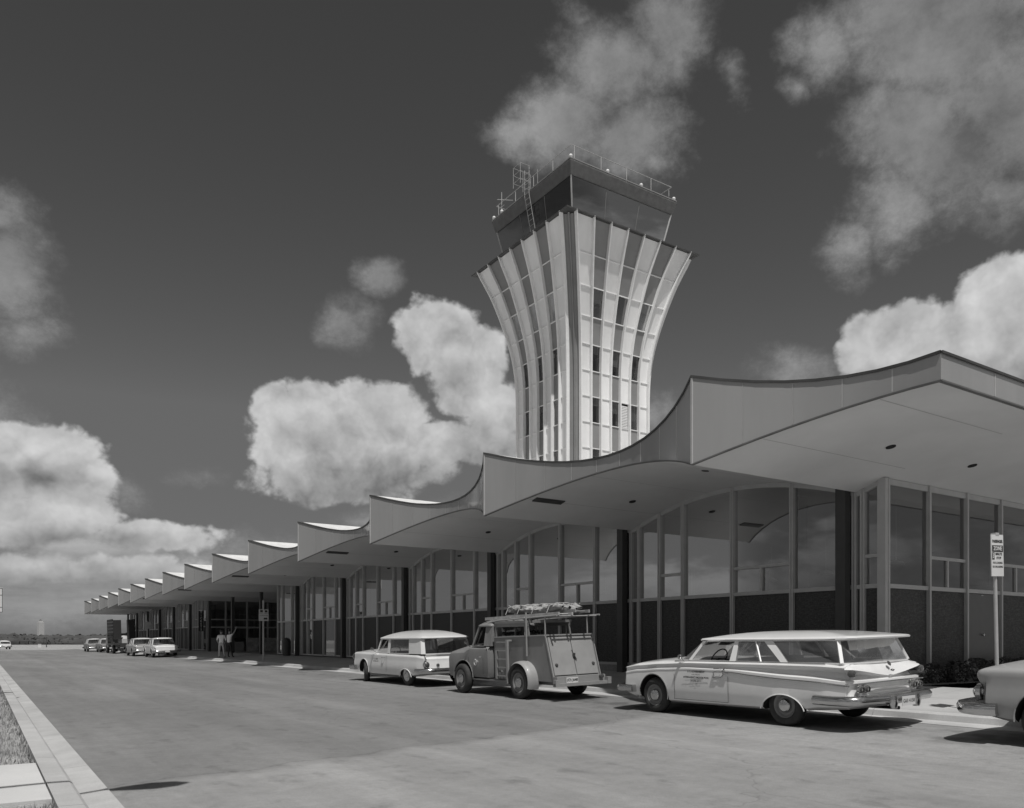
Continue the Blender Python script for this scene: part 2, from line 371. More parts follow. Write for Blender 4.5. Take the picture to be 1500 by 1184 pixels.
    ac = mth('MULTIPLY', ac, ins); as_ = mth('MULTIPLY', as_, ins); ag = mth('MULTIPLY', ag, mth('SUBTRACT', 1.0, ins))
    # light on the clouds: relief of the billows as the sun lights them
    rel = mth('MULTIPLY', mth('SUBTRACT', p1, p1u), 3.0)
    thick = rng(dc, .1, 1.1, 0, 1)
    darkb = blobs([(540,712,230,62,1.1),(470,650,55,36,.5),(700,655,90,70,.9),(655,560,44,60,.6),(1400,562,190,60,1.1),(1400,480,26,60,.5),(60,716,170,34,1.0),(110,796,280,30,1.0),(90,856,260,26,.9),(1480,500,40,50,.4)])
    lc = mth('ADD', mth('ADD', 5.0, mth('MULTIPLY', rel, 2.0)), mth('MULTIPLY', rng(mth('ADD', mth('MULTIPLY', big, .6), mth('MULTIPLY', f1, .4)), .36, .62, -1.3, .8), 1.0))
    lc = mth('SUBTRACT', lc, mth('MULTIPLY', mth('MAXIMUM', darkb, 0), 2.5))
    st = noise(D, 5.0, 7.0, .6, (1,1,6.0), off=(2,8,1)).outputs['Fac']
    ls = mth('ADD', mth('ADD', 2.35, mth('MULTIPLY', rng(st, .36, .64, -.75, 1.0), rng(Z, .08, .26, 1, 0))), mth('ADD', rng(n2, .35, .7, -.6, 1.2), mth('MULTIPLY', rng(big, .4, .6, -.5, .5), 1.0)))
    lg = rng(Z, .05, .4, 3.3, 4.9)
    g = mth('MULTIPLY', skyg, 1.0)
    SKYG = g
    def mix(a, b, f):
        return mth('ADD', mth('MULTIPLY', a, mth('SUBTRACT', 1.0, f)), mth('MULTIPLY', b, f))
    g = mix(g, ls, as_); g = mix(g, lc, ac); g = mix(g, lg, ag)
    # a veil of air along the horizon
    hz = rng(Z, 0.0, .14, .6, 0)
    g = mix(g, 1.5, hz)
    cc = nd(nt, 'ShaderNodeCombineColor'); L(g, cc.inputs[0]); L(g, cc.inputs[1]); L(g, cc.inputs[2])
    L(cc.outputs[0], bg.inputs[0])
    w.cycles.sampling_method = 'MANUAL'; w.cycles.sample_map_resolution = 512
world()

# ------------------------------------------------------------------ ground
def gz(x):            # height of the paved surfaces across the section (m)
    if x < 9: return 0.0
    return .03*(x-9)
FZ = .47              # terminal floor
def terr(x, y):
    z = -.05
    if x < .45: z = .10
    elif x < .95: z = .10-.15*(x-.45)/.5 if x < .46 else -.06
    if 9 < x: z = -.05+.03*(min(x,12.4)-9)
    if x > 13: z = .05
    if y > 118: z -= min((y-118)*.002, 1.2)
    return z
def build_ground():
    xs = [-3000,-800,-250,-90,-40,-20,-10,-5,-2,0,.44,.46,.9,2,5,9,12.4,13,20,40,60,90,150,300,900,3000]
    ys = [-400,-100,-30,-10,0,10,20,40,60,80,100,118,130,150,180,220,280,350,450,700,1200,2500,6000]
    m = MB(); m.grid([[(x,y,terr(x,y)) for x in xs] for y in ys], smooth=False)
    # material: mown lawn
    tag(m.build('ground', M['lawn']), kind='structure')
    # far field beyond the forecourt
    f = MB(); ysf = [118,130,150,180,220,280,350,450]
    f.grid([[(x, y, terr(x,y)+.004) for x in (-260,-90,-40,-20,-6)] for y in ysf], smooth=False)
    rd = MB()
    xs = [1.0,3,5,7,9,10,11,12.22]; ysr = [-40,-20,-5,2,6,10,14,18,24,32,44,60,80,100,118,124,136]
    rd.grid([[(x, y, gz(x)+(terr(5,y)+.05 if y > 118 else 0)) for x in xs] for y in ysr], smooth=True)
    tag(rd.build('road', M['asphalt']), kind='structure')
    # cross road at the far end (pale strip)
    cr = MB(); cr.grid([[(x, y, terr(5,y)+.06) for x in (-200,-100,-40,-10,.5)] for y in (124,128,133)], smooth=True)
    tag(cr.build('access_road', M['sidewalk']), kind='structure')
    lot = MB(); lot.grid([[(x, y, terr(5,y)+.055) for x in (-110,-60,-25,-2)] for y in (66,90,117)], smooth=True)
    # left kerb: pan, face, top
    k = MB(); L_ = []
    sec = [(1.0,-.02),(1.0,.012),(.76,-.008),(.735,.0),(.705,.105),(.675,.125),(.50,.13),(.50,-.05)]
    ysk = [-20+i*3.0 for i in range(47)]
    for i in range(len(ysk)-1):      # cast in 3 m lengths with a groove between
        y0, y1 = ysk[i]+.006, ysk[i+1]-.006
        k.grid([[(x,y,z) for (x,z) in sec] for y in (y0,y1)], smooth=False)
        for y in (y0,y1): k.add([(x,y,z) for (x,z) in sec], [list(range(len(sec)))])
    k.box(.52,.98,-20,118,-.06,-.012)
    tag(k.build('kerb_left', M['concrete'], normals=True), kind='structure')
    # concrete walk across the verge
    wk = MB()
    for (x0,x1) in ((-9,-6.5),(-6.49,-4.2),(-4.19,-1.9),(-1.89,.485)):
        wk.box(x0,x1,7.36,9.62,.05,.128)
    tag(wk.build('footpath', M['walk']), kind='structure')
    # right kerb and sidewalk
    k = MB(); sec = [(12.2,.05),(12.2,.104),(12.56,.112),(12.60,.125),(12.635,.215),(12.67,.235),(12.86,.240),(12.86,.05)]
    y = 2.0
    while y < 116:
        k.grid([[(x,yy,z) for (x,z) in sec] for yy in (y+.006,y+2.994)], smooth=False)
        for yy in (y+.006,y+2.994): k.add([(x,yy,z) for (x,z) in sec], [list(range(len(sec)))])
        y += 3
    k.box(12.22,12.84,2,116,.03,.095)
    tag(k.build('kerb_right', M['concrete']), kind='structure')
    def swz(x): return .240+(x-12.86)*(FZ-.245)/(15.6-12.86) if x < 15.6 else FZ-.005
    sw = MB(); cols = [12.87,14.3,15.9]
    yj = [2+1.52*i for i in range(75)]
    for i in range(len(yj)-1):
        for j in range(2):
            x0, x1 = cols[j]+(.006 if j else 0), cols[j+1]-.006; y0, y1 = yj[i]+.005, yj[i+1]-.005
            sw.add([(x0,y0,swz(x0)),(x1,y0,swz(x1)),(x1,y1,swz(x1)),(x0,y1,swz(x0))], [(0,1,2,3)])
            for (a,b,c,d_) in ((x0,y0,x1,y0),(x1,y0,x1,y1),(x1,y1,x0,y1),(x0,y1,x0,y0)):
                sw.quad((a,b,swz(a)),(c,d_,swz(c)),(c,d_,swz(c)-.02),(a,b,swz(a)-.02))
    for i in range(len(yj)-1):
        if yj[i+1] > 9.2: break
        for a in range(9):
            x0, x1 = 15.9+a*1.6+.006, 17.5+a*1.6-.006
            sw.box(x0, x1, yj[i]+.005, yj[i+1]-.005, FZ-.1, FZ-.005)
    sw.add([(12.87,2,.20),(16,2,FZ-.03),(16,116,FZ-.03),(12.87,116,.20)], [(0,1,2,3)])
    tag(sw.build('sidewalk', M['sidewalk'], normals=False), kind='structure')
    fd = f.build('field', M['field']); tag(fd, kind='structure')
build_ground()
# lawn blades
def grass():
    m = MB(); rnd = random.Random(3)
    for i in range(42000):
        y = 4.4 + (rnd.random()**1.6)*24; x = .48 - rnd.random()**1.3*(2.2+y*.25)
        if 7.2 < y < 9.75: continue
        if mnoise.noise(Vector((x*1.5,y*1.5,0))) < -.28: continue
        h = rnd.uniform(.015,.055)*(1+.3*(y>10)); a = rnd.random()*6.28; w = rnd.uniform(.003,.006)*(1+y*.08)
        dx, dy = math.cos(a)*w, math.sin(a)*w; lx, ly = rnd.uniform(-.02,.02), rnd.uniform(-.02,.02)
        m.add([(x-dx,y-dy,.098),(x+dx,y+dy,.098),(x+lx,y+ly,.10+h)], [(0,1,2)])
    tag(m.build('grass', M['blade'], normals=False), 'short dry grass on the verge beside the left kerb', 'grass', kind='stuff')
grass()

# ------------------------------------------------------------------ terminal
BAY = 7.28; YC = 10.5; XF = 10.9; NB = 14; YS = 6.5; YE = YC + NB*BAY
ZB, ZT = 4.61, 6.21; RISE, SAG, SCAL = .67, .62, 1.10
XW = 16.0
def bayu(y): return ((y-YC)/BAY) % 1.0
def zbot(y): u = bayu(y); return ZB + RISE*4*u*(1-u)*(1.0) 
def ztop(y): u = bayu(y); return ZT - SAG*4*u*(1-u)
def zt_y(y):
    z = ztop(y)
    if y < YC: z += .08*((YC-y)/(BAY/2))
    return z
def xf(y): u = bayu(y); return XF + SCAL*4*u*(1-u)
def ysamples():
    ys = []
    n0 = 8
    for i in range(n0): ys.append(YS + (YC-YS)*i/n0)
    for b in range(NB):
        for i in range(16): ys.append(YC + BAY*(b+i/16))
    ys.append(YE-.0005); return ys
def bottom(y):   # cusp: u exactly 0
    return zbot(y)
TB = (XW, YC, FZ)
term = empty('terminal_building', TB, 'long airport terminal with a scalloped vaulted canopy and a glass front', 'terminal building')
def canopy():
    ys = ysamples(); XR = 46.0
    # soffit + back edge
    s = MB(); s.grid([[(xf(y), y, zbot(y)), (14.5,y,zbot(y)), (XW-.1,y,zbot(y)), (22,y,zbot(y)), (XR,y,zbot(y))] for y in ys])
    for bb in range(-1, 6):
        for oy in (1.9, 4.3, 6.2):
            y = YC+BAY*bb+oy
            if y < YS+.2: continue
            s.add([(xf(y)+.1,y-.006,zbot(y-.006)-.003),(XW,y-.006,zbot(y-.006)-.003),(XW,y+.006,zbot(y+.006)-.003),(xf(y)+.1,y+.006,zbot(y+.006)-.003)], [(0,1,2,3)], 1)
    s.build('soffit', [M['soffit'], M['wallin']], term, TB, sharp=20)
    f = MB()
    for a, b in zip(ys[:-1], ys[1:]):
        f.add([(xf(a),a,zbot(a)),(xf(b),b,zbot(b)),(xf(b),b,zt_y(b)),(xf(a),a,zt_y(a))], [(0,1,2,3)], 0, True)
    y0 = YS; f.add([(xf(y0),y0,zbot(y0)),(XR,y0,zbot(y0)),(XR,y0,zt_y(y0)),(xf(y0),y0,zt_y(y0))], [(0,1,2,3)])
    y1 = ys[-1]; f.add([(xf(y1),y1,zbot(y1)),(XR,y1,zbot(y1)),(XR,y1,zt_y(y1)),(xf(y1),y1,zt_y(y1))], [(0,1,2,3)])
    FAS = f
    r = MB(); r.grid([[(xf(y)+.0, y, zt_y(y)+.03), (XR,y,zt_y(y)+.03)] for y in ys])
    r.build('roof', M['roof'], term, TB, sharp=20)
    c = MB()
    for a, b in zip(ys[:-1], ys[1:]):
        P = []
        for y in (a,b):
            x = xf(y); z = zt_y(y)
            P.append([(x-.025,y,z-.004),(x-.025,y,z+.04),(x+.16,y,z+.04),(x+.16,y,z-.004)])
        c.grid(P, closed=True, smooth=False)
    c.box(xf(YS), XR, YS-.03, YS+.1, zt_y(YS)-.004, zt_y(YS)+.035)
    c.box(xf(YE-.01), XR, YE-.1, YE+.03, zt_y(YE-.01)-.015, zt_y(YE-.01)+.06)
    c.build('coping', M['coping'], term, TB)
    d = MB()      # dark drip bead under the fascia
    for a, b in zip(ys[:-1], ys[1:]):
        P = []
        for y in (a,b):
            x = xf(y); z = zbot(y); P.append([(x-.015,y,z-.012),(x-.015,y,z+.012),(x+.04,y,z+.012),(x+.04,y,z-.012)])
        d.grid(P, closed=True, smooth=False)
    d.box(xf(YS), XR, YS-.02, YS+.05, zbot(YS)-.012, zbot(YS)+.012)
    d.build('drip_edge', M['towerd'], term, TB)
    j = FAS      # joints between the enamel panels
    for b in range(-1, NB):
        for i in range(9):
            y = YC + BAY*b + BAY*i/9.0
            if i == 0: continue
            if y < YS+.05: continue
            x = xf(y); e = .012
            tx = (xf(y+.01)-xf(y-.01))/.02; n = Vector((-1,tx,0)).normalized()*.006
            z0, z1 = zbot(y)+.03, zt_y(y)-.02
            j.add([(x+n.x-tx*0,y-e+n.y,z0),(x+n.x,y+e+n.y,z0),(x+n.x,y+e+n.y,z1),(x+n.x,y-e+n.y,z1)], [(0,1,2,3)], 1)
    for i in range(1,16):
        x = xf(YS)+i*1.6; j.box(x-.012,x+.012,YS-.006,YS+.01,zbot(YS)+.03,zt_y(YS)-.02, 1)
    for b in range(NB+1):   # bright corner bead at each cusp
        y = YC+BAY*b; j.box(XF-.012,XF+.02,y-.02,y+.02,ZB+.01,ZT-.01, 1)
    f.build('fascia', [M['fascia'], M['joint']], term, TB, sharp=25, merge=True)
    # lamps in the soffit
    def under(x, y, w, l, name, rnd):
        z = zbot(y); m = MB(); sl = (zbot(y+.05)-zbot(y-.05))/.1
        if rnd:
            m.lathe([(0,-.012),(w-.03,-.012),(w-.03,-.02),(w,-.02),(w,.03)], (0,0,0), 'z', 20)
        else: m.box(-w,w,-l,l,-.03,.02)
        m.v = [(x+a, y+b, z+c+sl*b) for (a,b,c) in m.v]
        return m.build(name, M['dark'] if rnd else M['coping'], term, TB)
    for k in range(-1, NB-1):
        under(14.5, YC+BAY*k+5.6, .09, .1, 'downlight', True)
    under(17.5, YC-BAY+5.6, .09, .1, 'downlight', True)
    for k in range(0, NB, 2): under(12.15, YC+BAY*k+6.15, .45, .10, 'vent_grille', False)
    for k in range(0, 6): under(13.4, YC+BAY*k+2.0, .08, .1, 'downlight', True)
canopy()

def gtop(y): return zbot(y)-.01
MULL = [1.68, 3.48, 5.2, 6.1, 6.95]
def facade():
    # columns
    for k in range(-0, NB+1):
        y = YC+BAY*k
        if k == NB: y -= .35
        c = MB(); x0 = 15.72
        c.box(x0,x0+.20,y+.14,y+.34,FZ-.02,zbot(y+.24)+.02)
        c.box(x0-.0,x0+.2,y+.12,y+.14,FZ-.02,zbot(y+.24)+.02); c.box(x0,x0+.2,y+.34,y+.36,FZ-.02,zbot(y+.24)+.02)
        c.build('column', M['column'], term, TB)
    segs = []   # facade stretches along Y at XW; recess between 51.3 and 71.2
    Y0 = YC-.62
    def wall(ya, yb, cuts, idx, hopper, plinth=True):
        """one glazed bay in the plane x = XW from ya to yb"""
        fr = MB(); t = .05
        zbse = FZ+(.19 if plinth else .05); zs = 2.55; ztr = 3.2
        ed = [ya]+cuts+[yb]
        for y in cuts+[yb]:
            fr.box(XW-.07,XW+.09,y-.055,y-.008,zbse,gtop(y)); fr.box(XW-.07,XW+.09,y+.008,y+.055,zbse,gtop(y)); fr.box(XW-.03,XW+.05,y-.008,y+.008,zbse,gtop(y))
        if plinth: fr.box(XW-.04,XW+.1,ya,yb,FZ-.01,zbse-.002, 1)
        fr.box(XW-.05,XW+.07,ya,yb,zbse-.001,zbse+.07)
        fr.box(XW-.052,XW+.07,ya,yb,zs-.045,zs+.045)
        # curved head
        n = 8
        for a, b in zip(ed[:-1], ed[1:]):
            P = []
            for i in range(n+1):
                y = a+(b-a)*i/n; z = gtop(y); P.append([(XW-.05,y,z-.09),(XW-.05,y,z+.02),(XW+.07,y,z+.02),(XW+.07,y,z-.09)])
            fr.grid(P, closed=True, smooth=False)
        for i in hopper:
            a, b = ed[i], ed[i+1]
            fr.box(XW-.045,XW+.06,a+.05,b-.05,ztr-.035,ztr+.035)
            if b-a > 1.2: fr.box(XW-.043,XW+.058,(a+b)/2-.03,(a+b)/2+.03,zs+.045,ztr-.035)
        w = fr.build('window', [M['mullion'], M['plinth']], term, TB)
        g = MB()
        for a, b in zip(ed[:-1], ed[1:]):
            n = 6; P = []
            for i in range(n+1):
                y = a+(b-a)*i/n; P.append([(XW+.02,y,zs),(XW+.02,y,gtop(y))])
            g.grid(P, smooth=False)
        gi = g.build('glass_pane', M['glass'], w, TB)
        return w, ed, zbse, zs
    for k in range(-1, NB):
        ya = YC+BAY*k if k >= 0 else Y0; yb = YC+BAY*(k+1)
        if k == -1: cuts = [YC-.15]; yb = YC+.05
        elif k == 0: ya = YC+.05; cuts = [YC+c for c in MULL[:]]; cuts.insert(0, YC+.40); cuts = sorted(set(cuts))
        else: cuts = [YC+BAY*k+c for c in [.0]+MULL]; cuts = cuts[1:]; cuts.insert(0, YC+BAY*k+.40)
        if 51.0 < ya and yb < 71.6 and k >= 0:
            if YC+BAY*k < 51.2 < yb: pass
        if k >= 0 and ya > 52 and yb < 71.6: continue
        if k >= 0 and ya < 51.3 < yb:
            yb = 51.3; cuts = [c for c in cuts if c < 51.1]
        if k >= 0 and ya < 71.2 < yb:
            ya = 71.2; cuts = [c for c in cuts if c > 71.4]
        if k == NB-1:
            yb = YE-1.2; cuts = [c for c in cuts if c < yb-.3]
        glazed = k in (4,5,8)
        w, ed, zb_, zs = wall(ya, yb, cuts, k, [len(cuts)-4 if len(cuts) > 4 else 0] + ([len(cuts)-2] if len(cuts) > 3 else []), k < 3)
        for i, (a, b) in enumerate(zip(ed[:-1], ed[1:])):
            full = glazed and (i % 2 == 0 or k == 5)
            s = MB()
            if full: s.quad((XW+.02,a,zb_),(XW+.02,b,zb_),(XW+.02,b,zs),(XW+.02,a,zs)); s.build('lower_glass', M['glass'], w, TB)
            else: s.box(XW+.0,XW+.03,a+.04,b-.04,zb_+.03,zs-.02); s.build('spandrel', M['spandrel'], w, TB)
    # end wall facing the camera (plane y = Y0)
    mod = 1.6; nx = 15
    for i in range(nx):
        a = XW+i*mod; b = a+mod; w = MB()
        zt_ = zbot(Y0)-.0
        for x in ((a, b) if i == nx-1 else (a,)):
            sh = .0
            w.box(x+.01,x+.075,Y0-.09,Y0+.08,FZ+.19,zt_-.002)
            if i == 0 and x == a: w.box(x-.1,x,Y0-.085,Y0+.1,FZ+.01,zt_-.002)
        w.box(a-.0,b,Y0-.04,Y0+.06,FZ-.0,FZ+.188,1)
        w.box(a+.076,b+.009,Y0-.05,Y0+.05,FZ+.19,FZ+.26); w.box(a+.076,b+.009,Y0-.052,Y0+.05,2.5,2.59)
        w.box(a+.076,b+.009,Y0-.05,Y0+.05,zt_-.12,zt_)
        if i in (1,3,5,8):
            w.box(a+.076,b+.009,Y0-.045,Y0+.05,3.2,3.27); w.box((a+b)/2+.02,(a+b)/2+.08,Y0-.044,Y0+.05,2.59,3.2)
        o = w.build('window', [M['mullion'], M['plinth']], term, TB)
        g = MB(); g.quad((a+.05,Y0,2.55),(b+.03,Y0,2.55),(b+.03,Y0,zt_),(a+.05,Y0,zt_)); g.build('glass_pane', M['glass'], o, TB)
        if i == 2:
            dr = MB(); dr.box(a+.10,b-.02,Y0-.02,Y0+.03,FZ+.2,2.49)
            dd = dr.build('door', M['doorpaint'], term, TB)
            kn = MB(); kn.lathe([(0,-.07),(.03,-.06),(.035,-.04),(.015,-.03),(.015,0)], ((a+b)/2+.0,Y0-.02,FZ+1.05), 'y', 14)
            kn.box((a+b)/2-.05,(a+b)/2+.05,Y0-.03,Y0-.02,FZ+2.0-.02,FZ+2.0+.0)
            kn.build('door_knob', M['chrome'], dd, TB)
        else:
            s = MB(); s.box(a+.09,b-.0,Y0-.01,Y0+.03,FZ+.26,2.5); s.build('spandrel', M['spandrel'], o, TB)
    # far end wall
    e = MB(); ye = YE-1.2; e.box(XW+.1,45,ye-.1,ye+.1,FZ,zbot(ye)-.01); e.box(XW-.1,XW+.1,ye-.05,ye+.25,FZ,zbot(ye)-.01)
    e.build('end_wall', M['limestone'], term, TB)
    # interior: floor, back wall, inner columns
    fl = MB(); fl.box(XW+.08,45,Y0+.1,51.3,FZ-.1,FZ-.0); fl.box(22,45,51.3,71.2,FZ-.1,FZ); fl.box(XW+.08,45,71.2,ye-.1,FZ-.1,FZ)
    fl.box(15.9,22,51.3,71.2,FZ-.1,FZ-.005)
    fl.build('floor_slab', M['floorin'], term, TB)
    b = MB(); b.box(31,31.2,Y0+1.5,ye-.12,FZ,5.9); b.build('inner_wall', M['wallin'], term, TB)
    rl = MB()
    for y in range(12, 50, 4): rl.box(25.0,25.12,y,y+.12,FZ,4.4)
    rl.box(24.98,25.14,Y0+2,50.5,2.9,3.02); rl.box(24.98,25.14,Y0+2,50.5,FZ+.9,FZ+.98)
    rl.build('inner_partition', M['mullion'], term, TB)
    for i_ in range(14):
        y = 12.2+2.9*i_; x = 20.3+1.1*(i_ % 3); p = MB(); p.tube([(x,y,zbot(y)),(x,y,3.5)], .012, 5); p.lathe([(0,.12),(.16,.08),(.22,0),(0,-.02)], (x,y,3.4), 'z', 12); p.build('pendant_lamp', M['signw'], term, TB)
    for k in range(0, NB):
        if 5 <= k <= 8: continue
        c = MB(); y = YC+BAY*k+3.3; c.box(18.4,18.75,y,y+.35,FZ,zbot(y)); c.build('inner_column', M['column'], term, TB)
    # recessed entrance: side wall at y=71.2 facing the viewer, back glazing
    yr = 71.2; w = MB()
    w.box(XW+.05,22.6,yr-.06,yr+.1,2.45,2.56); w.box(XW+.05,22.6,yr-.05,yr+.08,3.12,3.2); 
    for x in (16.05,17.6,19.4,21.2,22.5): w.box(x,x+.12,yr-.08,yr+.1,FZ,zbot(yr)-.02)
    o = w.build('window', M['mullion'], term, TB)
    g = MB(); g.quad((16.1,yr,2.5),(22.6,yr,2.5),(22.6,yr,zbot(yr)),(16.1,yr,zbot(yr))); g.quad((16.1,yr,1.6),(22.6,yr,1.6),(22.6,yr,2.46),(16.1,yr,2.46)); g.build('glass_pane', M['glass'], o, TB)
    g = MB(); g.box(19.5,22.4,yr-.06,yr+.05,FZ,1.6); g.build('marble_panel', M['marble'], term, TB)
    g = MB(); g.box(16.2,17.3,yr-.03,yr+.05,FZ,1.6); g.box(17.75,19.2,yr-.03,yr+.05,FZ,1.25); g.build('dado_panel', M['wallin'], term, TB)
    g = MB(); g.box(22.6,22.7,51.3,71.1,2.55,2.65)
    for i in range(12): g.box(22.6,22.7,51.4+i*1.78,51.48+i*1.78,FZ,zbot(52+i*1.6)-.3)
    o = g.build('window', M['mullion'], term, TB)
    q = MB(); q.quad((22.68,51.3,FZ),(22.68,71.1,FZ),(22.68,71.1,5.2),(22.68,51.3,5.2)); q.build('glass_pane', M['glass'], o, TB)
    q = MB(); q.box(XW,22.6,51.3,51.4,FZ,zbot(51.3)-.02); q.build('return_wall', M['wallin'], term, TB)
facade()

def blade_sign():
    s = empty('wall_sign', (15.75,71.0,2.5), 'narrow upright lettered sign hanging at the corner of the entrance recess', 'sign')
    m = MB(); m.box(-.35,.05,-.03,.03,-.35,1.35); m.build('sign_board', M['ink'], s)
    for i, ch in enumerate('TICKETS'): text_mesh('letter', ch, .25, M['signw'], s, (-.15,-.036,1.2-i*.235), (R(90),0,0), bold=.006)
blade_sign()

# ------------------------------------------------------------------ control tower
TC = (34.1, 42.9)
PROF = [(0,3.32),(14,3.3),(16.5,3.3),(18,3.31),(19.4,3.38),(20.7,3.54),(22,3.80),(23.5,4.18),(25,4.63),(26.7,5.28)]
def ta(z):
    for (z0,a0),(z1,a1) in zip(PROF[:-1], PROF[1:]):
        if z <= z1:
            i = PROF.index((z0,a0)); pm = PROF[max(i-1,0)]; pn = PROF[min(i+2,len(PROF)-1)]
            t = (z-z0)/(z1-z0); m0 = (a1-pm[1])/(z1-pm[0]) if z1 != pm[0] else 0; m1 = (pn[1]-a0)/(pn[0]-z0); h = z1-z0
            return ((2*t**3-3*t*t+1)*a0+(t**3-2*t*t+t)*h*m0+(-2*t**3+3*t*t)*a1+(t**3-t*t)*h*m1)
    return PROF[-1][1]
ROWS = [26.7,24.9,23.2,21.55,19.95,18.35,16.75,15.12,13.5,11.9,10.3,8.7,7.1,5.5,FZ-.2]
def tower():
    B = (TC[0],TC[1],FZ)
    T = empty('control_tower', B, 'flared white control tower with ribbed faces and a glazed cab rising behind the terminal', 'control tower')
    NS = .55   # corner notch
    def P(face, s, z, off=0.0):
        """point on face: s in -1..1 along it"""
        a = ta(z); w = a-NS*(.7+.3*a/5.3)
        l = s*w; o = a+off
        if face == 0: return (TC[0]+l, TC[1]-o, z)          # faces -Y (towards viewer right)
        if face == 1: return (TC[0]-o, TC[1]-l, z)          # faces -X (road side)
        if face == 2: return (TC[0]-l, TC[1]+o, z)
        return (TC[0]+o, TC[1]+l, z)
    for face in range(4):
        wh = MB(); gr = MB(); fr = MB()
        for c in range(7):
            s0, s1 = -1+2*c/7, -1+2*(c+1)/7
            darkc = c in (1,3,5)
            for i in range(len(ROWS)-1):
                z1, z0 = ROWS[i], ROWS[i+1]; n = 5
                win = darkc and i in (2,4,6,8)
                if face == 0 and c == 4 and i == 6:     # louvre panel
                    lv = MB()
                    for k in range(14):
                        z = z0+.1+k*(z1-z0-.2)/14; p = P(0,s0+.03,z,.0); q = P(0,s1-.03,z,.0)
                        lv.bar(p,q,.03,.07,mi=0)
                    lv.grid([[P(0,s,z,-.06) for s in (s0,s1)] for z in (z0,z1)], mi=1)
                    lv.build('louvre', [M['towerf'], M['dark']], T, B); continue
                g = [[P(face,s0+(s1-s0)*j,z0+(z1-z0)*k/n) for j in (0,1)] for k in range(n+1)]
                if win:
                    wm = MB(); e = .02
                    wm.grid([[P(face,s0+e,z0+(z1-z0)*k/n,-.03),P(face,s1-e,z0+(z1-z0)*k/n,-.03)] for k in range(n+1)])
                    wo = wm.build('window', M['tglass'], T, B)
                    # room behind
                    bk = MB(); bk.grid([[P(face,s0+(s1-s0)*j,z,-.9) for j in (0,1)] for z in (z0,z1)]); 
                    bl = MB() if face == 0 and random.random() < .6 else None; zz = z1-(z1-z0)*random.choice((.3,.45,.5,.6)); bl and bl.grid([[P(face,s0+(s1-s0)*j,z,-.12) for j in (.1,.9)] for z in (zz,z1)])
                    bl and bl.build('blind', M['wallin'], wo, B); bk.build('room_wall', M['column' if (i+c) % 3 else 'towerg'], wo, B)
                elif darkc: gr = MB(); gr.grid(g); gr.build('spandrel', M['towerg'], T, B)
                else: wh.grid(g)
        # horizontal glazing bars
        for i in range(1, len(ROWS)-1):
            z = ROWS[i]
            p, q = P(face,-1,z,.02), P(face,1,z,.02); fr.bar(p,q,.07,.05)
        fr.build('glazing_bar', M['towerf'], T, B)
        wh.build('wall', M['towerw'], T, B)
        for c in range(8):
            s = -1+2*c/7; f = MB(); zs = [FZ+(26.78-FZ)*k/46 for k in range(47)]
            wd = .045; Pn = []
            for z in zs:
                a = Vector(P(face,s,z,-.03)); b = Vector(P(face,s,z,.21)); t = (Vector(P(face,s+.01,z))-Vector(P(face,s-.01,z))).normalized()*wd
                Pn.append([a-t,b-t,b+t,a+t])
            f.grid(Pn, closed=True, smooth=False); f.add(Pn[-1],[(0,1,2,3)])
            f.build('fin', M['towerf'], T, B)
    # fluted corner piers in each notch
    zs = [FZ+(26.7-FZ)*k/46 for k in range(47)]
    for (sx_, sy_) in ((-1,-1),(-1,1),(1,-1),(1,1)):
        c = MB(); Pn = []
        for z in zs:
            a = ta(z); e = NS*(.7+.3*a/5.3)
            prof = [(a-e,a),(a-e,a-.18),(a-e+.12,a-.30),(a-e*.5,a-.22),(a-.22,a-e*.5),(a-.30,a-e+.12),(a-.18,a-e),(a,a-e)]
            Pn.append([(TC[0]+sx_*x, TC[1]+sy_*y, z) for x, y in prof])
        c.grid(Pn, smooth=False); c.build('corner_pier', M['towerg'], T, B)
    # flared rim and deck
    r = MB(); a = ta(26.7)
    for (x0,x1,y0,y1) in ((-a-.2,a+.2,-a-.2,-a+.02),(-a-.2,a+.2,a-.02,a+.2),(-a-.2,-a+.02,-a+.021,a-.021),(a-.02,a+.2,-a+.021,a-.021)):
        r.box(TC[0]+x0,TC[0]+x1,TC[1]+y0,TC[1]+y1,26.72,26.80)
    dk = MB(); dk.box(TC[0]-a+.75,TC[0]+a-.75,TC[1]-a+.75,TC[1]+a-.75,26.6,26.71); r.box(TC[0]-a-.1,TC[0]+a+.1,TC[1]-a-.1,TC[1]+a+.1,26.735,26.76); r.build('rim', M['coping'], T, B); dk.build('deck', M['roof'], T, B)
    # cab
    zb, ztp, c0, c1 = 26.7, 29.6, 3.62, 4.18
    def cq(sgx, sgy, z): k = c0+(c1-c0)*(z-zb)/(ztp-zb); return (TC[0]+sgx*k, TC[1]+sgy*k, z)
    sides = [((-1,-1),(1,-1)),((-1,1),(-1,-1)),((1,1),(-1,1)),((1,-1),(1,1))]
    for (a_, b_) in sides:
        g = MB(); g.quad(cq(*a_,zb),cq(*b_,zb),cq(*b_,ztp),cq(*a_,ztp)); go = g.build('cab_window', M['cabglass'], T, B)
        m = MB()
        for k in (1,2):
            t = k/3; p = Vector(cq(*a_,zb)).lerp(Vector(cq(*b_,zb)), t); q = Vector(cq(*a_,ztp)).lerp(Vector(cq(*b_,ztp)), t); m.bar(p,q,.035)
        m.build('mullion', M['towerg'], go, B)
    m = MB()
    for sx_ in (-1,1):
        for sy_ in (-1,1): m.bar(cq(sx_,sy_,zb),cq(sx_,sy_,ztp),.09)
    m.build('corner_post', M['mullion'], T, B)
